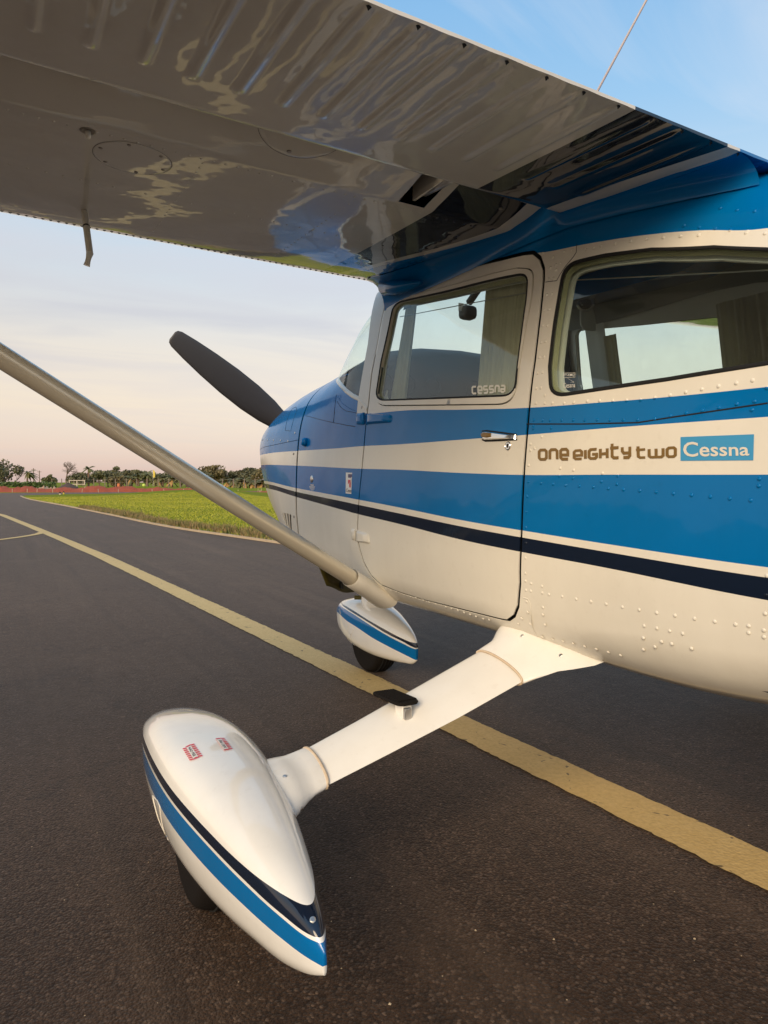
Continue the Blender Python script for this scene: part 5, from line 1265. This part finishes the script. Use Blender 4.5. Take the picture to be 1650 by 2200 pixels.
m = NT('red_earth'); n1 = m.noise(1.2, 6, .65); m.set(Base_Color=m.mix(n1, (.30, .042, .014), (.52, .115, .042)), Roughness=.95, Normal=m.bump(m.noise(5, 6, .7), .9, .2)); M['earth'] = m.m
M['sand'] = simple('pale_sand', (.42, .27, .16), .95, scale=2); M['gravel'] = simple('dark_gravel', (.085, .06, .05), .95, scale=3, bump=.6)
M['kerb'] = simple('kerb_concrete', (.46, .36, .24), .85, var=.25, scale=8)
M['wood'] = simple('stake_wood', (.52, .38, .26), .8); M['concrete'] = simple('post_concrete', (.24, .18, .145), .85)
M['frame_white'] = simple('frame_cream', (.60, .50, .40), .7)
M['bark'] = simple('bark', (.14, .10, .08), .95, var=.3, scale=4); M['palm_trunk'] = simple('palm_trunk', (.24, .145, .105), .9, var=.25, scale=5)
M['twig'] = simple('bare_twigs', (.20, .145, .12), .95)
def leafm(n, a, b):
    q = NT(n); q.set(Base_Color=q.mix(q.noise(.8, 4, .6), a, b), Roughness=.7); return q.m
M['leaf_dark'] = leafm('foliage_dark', (.07, .072, .038), (.17, .16, .08)); M['leaf_mid'] = leafm('foliage_mid', (.095, .10, .045), (.20, .19, .085)); M['leaf_olive'] = leafm('foliage_olive', (.11, .09, .035), (.19, .15, .065))  # leaf colours lifted and warmed to imitate distance haze
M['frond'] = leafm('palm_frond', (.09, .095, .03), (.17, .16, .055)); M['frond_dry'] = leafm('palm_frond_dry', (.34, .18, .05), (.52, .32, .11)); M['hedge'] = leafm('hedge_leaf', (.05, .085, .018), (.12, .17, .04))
M['yellow'] = simple('banner_yellow', (.62, .46, .05), .6); M['orange'] = simple('barrel_orange', (.62, .17, .06), .6); M['hivis'] = simple('hivis_lime', (.62, .74, .14), .6)

V = [(-2500, -2500, -.03), (2500, -2500, -.03), (2500, 2500, -.03), (-2500, 2500, -.03)]
struct(new_obj('ground', V, [(0, 1, 2, 3)], M['grass_ground'], smooth=False))
# asphalt apron and taxiway
kerb_px = [(45,1066),(52,1069.5),(66,1073.5),(90,1078),(130,1085),(165,1092),(200,1099),(250,1109),(300,1120),(345,1129),(385,1136),(430,1143),(480,1150),(540,1158.5),(612,1169)]
kp = [on_z(u, v) for u, v in kerb_px]; d = (kp[-1]-kp[-2]).normalized()
kp_ext = kp+[kp[-1]+Vector((.9, -.35, 0)), kp[-1]+Vector((2.4, -.7, 0)), kp[-1]+Vector((6, -1.0, 0)), kp[-1]+Vector((40, -2, 0))]
tipP = kp[0]; far_l = [tipP+Vector((.5, 3.5, 0)), tipP+Vector((6, 6.5, 0)), tipP+Vector((16, 8.5, 0)), tipP+Vector((60, 11, 0))]
tipw = [tuple(p[:2]) for p in kp_ext]
asph = [(-90, -60), (90, -60), (90, kp_ext[-1].y)]+[(p.x, p.y) for p in kp_ext[::-1]]+[(p.x, p.y) for p in far_l]+[(60, 80), (-90, 66)]
from mathutils.geometry import tessellate_polygon
def sheet(name, pts, z, mat):
    P = [Vector((x, y, z)) for x, y in pts]; T = tessellate_polygon([P]); 
    F = []
    for t in T:
        a, b, c = [P[i] for i in t]; F.append(t if (b-a).cross(c-a).z > 0 else t[::-1])
    return struct(new_obj(name, P, F, mat, smooth=False))
sheet('asphalt_taxiway', asph, 0.0, M['asphalt'])
# yellow centre line with ragged painted edges
def line(name, pts, w, z, step=.012, jag=.0035, seed=1):
    r = random.Random(seed); P = [Vector((x, y)) for x, y in pts]; L = [0]
    for i in range(1, len(P)): L.append(L[-1]+(P[i]-P[i-1]).length)
    V = []; F = []; s = 0; i = 0; k = 0; ja = [0, 0]
    while s < L[-1]:
        while i < len(P)-2 and s > L[i+1]: i += 1
        a = (s-L[i])/(L[i+1]-L[i]); p = P[i].lerp(P[i+1], a); t = (P[i+1]-P[i]).normalized(); n = Vector((-t.y, t.x))
        for q in (0, 1):
            ja[q] = ja[q]*.75+r.gauss(0, jag*.5)
            c = p+n*((-1, 1)[q])*(w/2+ja[q]); V.append((c.x, c.y, z))
        if k: F.append((2*k-2, 2*k, 2*k+1, 2*k-1) if False else (2*k-2, 2*k-1, 2*k+1, 2*k)[::-1])
        k += 1; s += step if s < 14 else .2
    return struct(new_obj(name, V, F, M['line'], smooth=False))
ld = Vector((-.054, 1)).normalized()
c0 = Vector((-.035, -2.33)); nearp = c0-ld*6
lp = [(nearp.x, nearp.y), (-.115, -.89), (-.16, .1), (-.50, 6.95), (-.93, 13.1), (-1.6, 22), (-3.2, 34), (-7, 50), (-14, 66)]
line('painted_centre_line', lp, .185, .004)
fk = [on_z(*p) for p in [(93,1143),(84,1147),(70,1150),(45,1154),(20,1157.5),(0,1160)]]; fd_ = (fk[-1]-fk[-2]).normalized()
line('painted_branch_line', [(p.x, p.y) for p in fk]+[((fk[-1]+fd_*12).x, (fk[-1]+fd_*12).y)], .15, .0075, seed=5)
# kerb edging
V = []; F = []
for i, p in enumerate(kp_ext):
    a = kp_ext[max(0, i-1)]; b = kp_ext[min(len(kp_ext)-1, i+1)]; t = (b-a).normalized(); n = Vector((t.y, -t.x, 0))
    n = n if n.y < 0 or True else n
    for s, z in ((-.05, -.01), (-.05, .035), (.05, .04), (.05, -.01)): q = p+n*s; V.append((q.x, q.y, z))
for i in range(len(kp_ext)-1):
    for k in range(3): F.append((i*4+k, i*4+k+1, i*4+5+k, i*4+4+k))
struct(new_obj('kerb', V, F, M['kerb'], smooth=False))
# lawn, gently uneven, bounded by the kerb
lawn_o = [(p.x, p.y) for p in kp_ext]+[(p.x, p.y) for p in far_l[::-1]]
lo_ = np.array(lawn_o); gx, gy = np.meshgrid(np.arange(-2, 60, 1.2), np.arange(4, 80, 1.2)); G = np.stack([gx.ravel()+np.random.RandomState(1).uniform(-.3, .3, gx.size), gy.ravel()], 1); G = G[in_poly(G, lawn_o)]
bl = resample(lawn_o, .8); vv, ee, ff, *_ = delaunay_2d_cdt([Vector(p) for p in bl]+[Vector(tuple(g)) for g in G], [(i, (i+1) % len(bl)) for i in range(len(bl))], [], 0, 1e-5)
vv = np.array([tuple(p) for p in vv]); ff = np.array([tuple(f) for f in ff]); ff = ff[in_poly(vv[ff].mean(1), lawn_o)]
mound = on_z(430, 1064)
def lawn_z(x, y):
    e = .02+.03*math.sin(x*.7+.3*y)*math.sin(y*.45)
    d2 = ((x-mound.x)/6)**2+((y-mound.y)/9)**2
    return max(.012, e)+.42*math.exp(-d2*1.2)
V = [(x, y, .012 if i < len(bl) else lawn_z(x, y)) for i, (x, y) in enumerate(vv)]; F = []
for f in ff:
    a, b, c = [Vector(V[i]) for i in f]; F.append(tuple(f) if (b-a).cross(c-a).z > 0 else tuple(f[::-1]))
struct(new_obj('lawn', V, F, M['grass_ground']))
rs = np.random.RandomState(5)
def blades(name, pts, hmin, hmax, mat, wid=.006):
    N = len(pts); a = rs.uniform(0, 2*math.pi, N); h_ = rs.uniform(hmin, hmax, N); l = rs.uniform(-.5, .5, (N, 2))*h_[:, None]; z = np.array([lawn_z(x, y)-.01 for x, y in pts])
    w_ = wid*(1+.06*np.hypot(pts[:, 0]+1.8, pts[:, 1]+3.5)); dx = np.cos(a)*w_; dy = np.sin(a)*w_; V = np.zeros((N, 3, 3))
    V[:, 0] = np.stack([pts[:, 0]-dx, pts[:, 1]-dy, z], 1); V[:, 1] = np.stack([pts[:, 0]+dx, pts[:, 1]+dy, z], 1); V[:, 2] = np.stack([pts[:, 0]+l[:, 0], pts[:, 1]+l[:, 1], z+h_], 1)
    o = new_obj(name, V.reshape(-1, 3), np.arange(3*N).reshape(-1, 3), mat, smooth=False, kind='stuff'); return o
P = np.stack([rs.uniform(-1, 14, 420000), 5+45*rs.uniform(0, 1, 420000)**1.7], 1); P = P[in_poly(P, lawn_o)][:120000]
o = blades('grass', P, .02, .055, M['grass_blade']); tag(o, 'short sunlit green lawn beyond the pale kerb edging', 'grass')
E_ = []
for i in range(5, len(kp_ext)-2):
    a, b = kp_ext[i], kp_ext[i+1]; L = (b-a).length; t = (b-a).normalized(); n = Vector((-t.y, t.x, 0)); n = n if n.y > 0 else -n
    for _ in range(int(L*24)):
        c = a+t*rs.uniform(0, L)+n*abs(rs.normal(.05, .22)); k = rs.randint(14, 40); E_.append(np.stack([rs.normal(c.x, .10, k), rs.normal(c.y, .10, k)], 1))
E_ = np.concatenate(E_); E_ = E_[in_poly(E_, lawn_o)]
o = blades('rough_grass', E_, .05, .17, M['dry_blade'], .007); tag(o, 'rough half-dry grass tufts growing along the kerb edging', 'grass')
# loose pale grit on the asphalt
mb = MB(); rr = random.Random(11)
pp = [on_z(1022, 2000), on_z(1190, 2019), on_z(1492, 2018), on_z(838, 2158), on_z(318, 1914), on_z(712, 1980)]+[on_z(rr.uniform(20, 1640), rr.uniform(1500, 2190)) for _ in range(60)]
for i, p in enumerate(pp):
    r = .004 if i < 4 else rr.uniform(.0012, .0026); mb.add([p+Vector((r*rr.uniform(.6, 1.2)*math.cos(a), r*rr.uniform(.6, 1.2)*math.sin(a), .001)) for a in (0, 1.6, 3.1, 4.7)]+[p+Vector((0, 0, r))], [(0, 1, 4), (1, 2, 4), (2, 3, 4), (3, 0, 4)])
o = mb.obj('loose_grit', M['kerb'], kind='stuff'); tag(o, 'loose pale grit scattered over the dark asphalt', 'grit')

# ------------------------------------------------------------------ far side: dirt bank, fence, trees
def far(u, depth, z=0.0):
    k = ray(u, 1036); k = Vector((k.x, k.y, 0)); p = CAM+k*depth; return Vector((p.x, p.y, z))
def zpx(v, depth): return CAM.z-(v-1036)/FPX*depth
def berm(name, u0, u1, depth, top, width, mat, seed, n=120, fade=.08):
    r = random.Random(seed); V = []; F = []; K = 9; ph_ = [r.uniform(0, 6.28) for _ in range(5)]
    for i in range(n+1):
        a = i/n; u = u0+(u1-u0)*a; e = min(1, a/fade, (1-a)/fade); hh = top*(.75+.25*math.sin(a*23+ph_[0])*math.sin(a*41+ph_[1])+r.uniform(-.1, .1))*max(0, e)
        for k in range(K):
            b = k/(K-1); p = far(u, depth+width*(b-.5)+r.uniform(-.25, .25)); V.append((p.x, p.y, -.05+(hh+.05)*math.sin(math.pi*b)**.8*(1+r.uniform(-.13, .13))))
    for i in range(n):
        for k in range(K-1): F.append((i*K+k, (i+1)*K+k, (i+1)*K+k+1, i*K+k+1))
    o = new_obj(name, V, F, mat); return struct(o)
berm('red_earth_bank', -260, 455, 78, .62, 7, M['earth'], 2); berm('red_earth_bank', 470, 1100, 72, .16, 9, M['earth'], 3); berm('sand_bank', 60, 140, 84, .62, 4, M['sand'], 8, 40, .3); berm('sand_bank', 170, 205, 84, .6, 3, M['sand'], 9, 30, .3)
berm('grass_verge', -300, 1200, 92, .50, 14, M['grass_ground'], 4)
V = []; F = []; c = far(147, 84); r = random.Random(4)
for i in range(9):
    q = i/8
    for k in range(20):
        a = 2*math.pi*k/20; rad = 1.35*(1-q)**.8*(1+r.uniform(-.08, .08)); V.append((c.x+rad*math.cos(a)*1.2, c.y+rad*math.sin(a), .95*q**.9*(1+r.uniform(-.05, .05))))
for i in range(8):
    for k in range(20): F.append((i*20+k, i*20+(k+1) % 20, (i+1)*20+(k+1) % 20, (i+1)*20+k))
tag(new_obj('gravel_heap', V, F, M['gravel']), 'dark gravel heap in front of the cream frame', 'gravel heap')
# marker stakes
g_st = 'marker stakes along the red earth bank'
mb = MB(); mb.box((0, 0, .16), (.045, .045, .34)); mb.add([(-.0225, -.0225, .33), (.0225, -.0225, .33), (.0225, .0225, .33), (-.0225, .0225, .33), (0, 0, .37)], [(0, 1, 4), (1, 2, 4), (2, 3, 4), (3, 0, 4)])
st0 = mb.obj('marker_stake', M['wood']); tag(st0, 'short pale wooden marker stake in front of the red earth bank', 'stake', g_st)
first = True
for u, dep in [(79,74),(113,72),(176,73),(211,73),(254,72),(327,72),(58,74),(26,74),(352,74),(394,74)]:
    o = st0 if first else st0.copy()
    if not first: COL.objects.link(o)
    first = False; o.location = far(u, dep, 0); o.rotation_euler = (rnd.uniform(-.08, .08), rnd.uniform(-.08, .08), rnd.uniform(0, 1.5))
for u, dep in [(511,66),(558,64),(579,64),(554,78),(561,78)]:
    o = st0.copy(); COL.objects.link(o); o.location = far(u, dep, 0); o['label'] = 'short pale stake at low dirt strip in front of the palm row'; o['group'] = 'stakes by the low dirt strip'
# runway edge lights
def edge_light(u, v, label, mat):
    p = on_z(u, v); e = empty('edge_light', p, label, 'runway light')
    mb = MB(); mb.lathe(p+Vector((0, 0, .0)), (0, 0, 1), [(.07, 0), (.07, .10), (.045, .13), (.045, .16)], 14); mb.obj('base', mat, e)
    mb = MB(); mb.lathe(p+Vector((0, 0, .155)), (0, 0, 1), [(.06, 0), (.065, .05), (.045, .10), (.01, .12)], 14); mb.obj('lamp_head', M['black'], e, smooth=True)
edge_light(129, 1064, 'small black domed edge light on a white base in the lawn', M['frame_white']); edge_light(137, 1062, 'small black domed edge light on a yellow base in the lawn', M['yellow'])
# cream sign frame
D = 88; e = empty('sign_frame', far(165, D), 'empty cream sign frame of two panels standing by the gravel heap', 'sign frame')
xa, xb, xc_ = far(149, D), far(165.3, D), far(182, D); zt_, zb_ = zpx(1032.5, D), zpx(1040.5, D)
def bar(name, p, q, r_, par, mat): mb = MB(); mb.tube([p, q], r_, 6); return mb.obj(name, mat, par)
up = lambda p, z: Vector((p.x, p.y, z))
for p in (xa, xc_): bar('post', up(p, zb_-.06), up(p, zt_+.06), .07, e, M['frame_white'])
bar('post', up(xb, 0), up(xb, zt_), .06, e, M['frame_white'])
bar('rail', up(xa, zt_), up(xc_, zt_), .05, e, M['frame_white']); bar('rail', up(xa, zb_), up(xc_, zb_), .05, e, M['frame_white'])
# utility poles
for u, v, lb in ((72.5, 1006, 'taller of two thin bare utility poles behind the hedge'), (85, 1011, 'shorter of two thin bare utility poles behind the hedge')):
    p = far(u, 165); mb = MB(); mb.tube([p, up(p, zpx(v, 165))], [.13, .09], 8); q = up(p, zpx(v, 165)-.3); mb.box(q, (.9, .08, .1)); tag(mb.obj('utility_pole', M['concrete']), lb, 'pole')
# fence with posts and wires in front of the trees
e = empty('wire_fence', far(260, 112), 'low wire fence on concrete posts in front of the trees', 'fence')
us = list(range(112, 640, 23))
for u in us:
    p = far(u+rnd.uniform(-3, 3), 112); mb = MB(); mb.box(up(p, .8), (.12, .12, 1.6)); mb.obj('fence_post', M['concrete'], e)
for z in (.6, 1.0, 1.4): bar('fence_wire', up(far(110, 112), z), up(far(640, 112), z), .012, e, M['concrete'])
# vegetation
def leaves(mb, c, rad, n, size, r):
    for _ in range(n):
        while True:
            q = Vector((r.uniform(-1, 1), r.uniform(-1, 1), r.uniform(-1, 1)))
            if q.length < 1: break
        p = Vector(c)+Vector((q.x*rad[0], q.y*rad[1], q.z*rad[2])); a = Vector((r.gauss(0, 1), r.gauss(0, 1), r.gauss(0, 1))).normalized(); b = a.orthogonal().normalized(); s = size*r.uniform(.5, 1.2)
        b2 = a.cross(b); mb.add([p+b*s, p+b2*s*.6, p-b*s, p-b2*s*.6], [(0, 1, 2, 3)])
def tree(u, vtop, wpx, depth, leafmat, label, seed, vbase=None, dens=1.0, flat=False, group=None):
    r = random.Random(seed); base = far(u, depth); H_ = zpx(vtop, depth); W_ = 1.45*wpx/FPX*depth/2
    e = empty('tree', base, label, 'tree', group); mb = MB(); th = H_*r.uniform(.30, .42)
    mb.tube([base-Vector((0, 0, .1)), base+Vector((r.uniform(-.1, .1), 0, th*.6)), base+Vector((r.uniform(-.2, .2), 0, th))], [.02*H_+.08, .016*H_+.05, .012*H_+.04], 7)
    cl = []; N = 11
    for i in range(N):
        a = r.uniform(0, 6.28); d = W_*r.uniform(.15, .95); hh = th+(H_-th)*r.uniform(.12, .86)*(1-.35*(d/W_)**2)
        c = base+Vector((d*math.cos(a), d*math.sin(a), hh)); cl.append(c); mb.tube([base+Vector((0, 0, th*r.uniform(.6, 1))), base.lerp(c, .55)+Vector((0, 0, hh*.15)), c], [.05+.008*H_, .05, .02], 5, caps=False)
    mb.obj('trunk', M['bark'], e); mb = MB(); cl.append(base+Vector((0, 0, H_*.88)))
    for c in cl:
        s = W_*r.uniform(.26, .44); leaves(mb, c, (s, s, s*(.5 if flat else .7)), int(120*dens), .32, r)
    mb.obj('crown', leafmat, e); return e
def bare(u, vtop, wpx, depth, label, seed):
    r = random.Random(seed); base = far(u, depth); H_ = zpx(vtop, depth); W_ = wpx/FPX*depth/2; e = empty('bare_tree', base, label, 'tree'); mb = MB(); tw = MB()
    def grow(p, d, L, rad, lev):
        q = p+d*L; (mb if lev < 3 else tw).tube([p, (p+q)/2+Vector((r.uniform(-.06, .06), r.uniform(-.06, .06), 0))*L, q], [rad, rad*.85, rad*.7], 4, caps=False)
        if lev >= 6: return
        for _ in range(3 if lev < 5 else 2):
            nd = (d+Vector((r.gauss(0, .55), r.gauss(0, .55), r.gauss(.12, .30)))).normalized(); grow(q, nd, L*r.uniform(.62, .84), rad*.62, lev+1)
    grow(base-Vector((0, 0, .1)), Vector((0, 0, 1)), H_*.24, .13, 0)
    mb.obj('trunk', M['twig'], e); o = tw.obj('crown', M['twig'], e)
    pts = np.array(tw.v); c = np.array(base); sx = W_/max(1e-3, np.percentile(np.hypot(pts[:, 0]-c[0], pts[:, 1]-c[1]), 97)); sz = H_/max(1e-3, pts[:, 2].max())
    for ob in e.children:
        ob.data.transform(Matrix.Translation(base) @ Matrix.Diagonal((sx, sx, sz, 1)) @ Matrix.Translation(-base))
def palm(u, vtop, depth, label, seed, dry=.3, fl=1.5, lean=0, group='row of palms beyond the dirt bank'):
    r = random.Random(seed); base = far(u, depth); H_ = zpx(vtop, depth)-fl*.45; e = empty('palm_tree', base, label, 'palm', group); mb = MB()
    top = base+Vector((r.uniform(-.15, .15), 0, H_)); mb.tube([base-Vector((0, 0, .1)), base.lerp(top, .5), top], [.20, .17, .14], 8); mb.obj('trunk', M['palm_trunk'], e)
    g = MB(); dd = MB()
    for k in range(18):
        a = 2*math.pi*k/18+r.uniform(-.2, .2); el = r.uniform(-.75, 1.25); d = Vector((math.cos(a), math.sin(a), 0)); isd = el < -.25 and r.random() < dry*2; L = fl*r.uniform(.8, 1.1); s = Vector((-d.y, d.x, 0)); T = dd if isd else g; prev = None
        for j in range(6):
            q = j/5; p = top+d*(L*q*math.cos(el*(1-q*.6)))+Vector((lean*q*fl, 0, L*(math.sin(el)*q-.55*q*q))); w = .26*math.sin(math.pi*min(1, q*.9+.08))
            cur = [p+s*w-Vector((0, 0, w*.5)), p, p-s*w-Vector((0, 0, w*.5))]
            if prev: T.add(prev+cur, [(0, 1, 4, 3), (1, 2, 5, 4)])
            prev = cur
    g.obj('fronds', M['frond'], e, smooth=True)
    if dd.v: dd.obj('dry_fronds', M['frond_dry'], e, smooth=True)
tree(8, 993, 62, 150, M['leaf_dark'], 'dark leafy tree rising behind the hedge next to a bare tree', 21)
bare(36, 995, 36, 150, 'small bare tree between a dark leafy tree and a windswept palm', 22)
palm(58, 1007, 150, 'windswept green palm between a bare tree and the utility poles', 23, 0, 1.7, .5, None)
bare(142, 991, 84, 150, 'wide bare tree with a broad grey crown behind the cream frame', 24)
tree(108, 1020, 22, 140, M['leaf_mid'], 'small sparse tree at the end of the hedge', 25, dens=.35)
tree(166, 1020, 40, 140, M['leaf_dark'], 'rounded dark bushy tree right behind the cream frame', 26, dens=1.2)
palm(190, 999, 140, 'tall single palm beside the wide bare tree', 27, .1, 1.5, .1, None)
lab = 'dark spreading tree in the line beyond the wire fence'
for i, (u, vt, w) in enumerate([(213,1010,44),(232,1012,36),(250,1000,34),(272,1011,34),(296,1009,36),(318,1015,32),(362,1014,44),(345,1020,30),(400,1018,40),(425,1012,44)]):
    l2 = {0: 'dark spreading tree right beside the tall single palm', 2: 'taller tree standing over the low rusty brown bush', 6: 'rounded tree next to the yellow feather banner', 7: 'small tree directly behind the yellow feather banner', 9: 'tree at the end of the fence line nearest the dense trees'}.get(i, lab)
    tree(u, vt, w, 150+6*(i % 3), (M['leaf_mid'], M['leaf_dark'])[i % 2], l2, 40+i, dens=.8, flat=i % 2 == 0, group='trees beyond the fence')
lab = 'tall dense dark tree standing behind the palm row'
for i, (u, vt, w) in enumerate([(455,1001,62),(478,1011,40),(545,1007,56),(578,1003,52),(615,1001,60),(520,1014,40)]):
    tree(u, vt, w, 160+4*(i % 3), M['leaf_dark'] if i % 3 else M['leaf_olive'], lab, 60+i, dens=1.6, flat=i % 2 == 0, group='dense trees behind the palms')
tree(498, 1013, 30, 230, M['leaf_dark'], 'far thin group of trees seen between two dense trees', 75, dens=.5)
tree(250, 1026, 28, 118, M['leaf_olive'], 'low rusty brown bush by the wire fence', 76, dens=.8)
pl = 'palm with a pale trunk and drooping fronds behind the wire fence'
for i, u in enumerate([264, 281, 298, 315, 334, 349, 369, 388, 403]): palm(u, 1020+rnd.uniform(-4, 4)-(8 if u == 315 else 0), 122, pl, 100+i, .2, 1.5, 0, 'palms behind the wire fence')
pl = 'palm with rusty hanging dead fronds at the edge of the dense trees'
for i, u in enumerate([470, 488, 503, 515, 524, 540, 553, 565, 575, 590]): palm(u, 1027+rnd.uniform(-2.5, 2.5), 118, pl, 130+i, .75, 1.6, 0, 'palms in front of the dense trees')
# hedge grown over the fence on the left
r = random.Random(9); mb = MB()
for i in range(46):
    u = -60+i*3.9; p = far(u, 106, 0); hh = (zpx(1032.5, 106))*(.85+r.uniform(-.1, .14)); leaves(mb, up(p, hh*.5), (.65, .8, hh*.52), 46, .22, r)
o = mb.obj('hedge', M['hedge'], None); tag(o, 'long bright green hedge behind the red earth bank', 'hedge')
# yellow feather banner, orange drum, lime vest marker
p = far(329, 116); e = empty('feather_banner', p, 'tall yellow feather banner on a thin pole among the palms', 'banner'); bar('pole', p, up(p, zpx(1009, 116)), .025, e, M['alu'])
za, zb2 = zpx(1010, 116), zpx(1026, 116); sx = Vector((RGT.x, RGT.y, 0)); ol = [(0, za), (.16, za-.02), (.30, za-.25), (.34, za-.7), (.30, zb2+.1), (.22, zb2), (0, zb2)]
V = [up(p, 0)+sx*x_+Vector((0, dy, z_)) for dy in (-.01, .01) for x_, z_ in ol]; n = len(ol); new_obj('flag', V, [tuple(range(n)), tuple(n+k for k in range(n))[::-1]]+[(k, (k+1) % n, n+(k+1) % n, n+k) for k in range(n)], M['yellow'], e, smooth=False)
p = far(255, 110); mb = MB(); mb.lathe(p, (0, 0, 1), [(.30, 0), (.30, .04), (.24, .06), (.22, .40), (.235, .42), (.20, .80), (.17, .85)], 16); tag(mb.obj('traffic_drum', M['orange']), 'orange plastic drum at the fence line by the rusty bush', 'drum')
p = far(309, 108); mb = MB(); mb.lathe(p, (0, 0, 1), [(.28, 0), (.28, .05), (.20, .08), (.17, .45), (.24, .50), (.22, .70), (.08, .80)], 16); tag(mb.obj('marker_drum', M['hivis']), 'lime yellow marker drum on the grass in front of the palms', 'drum')
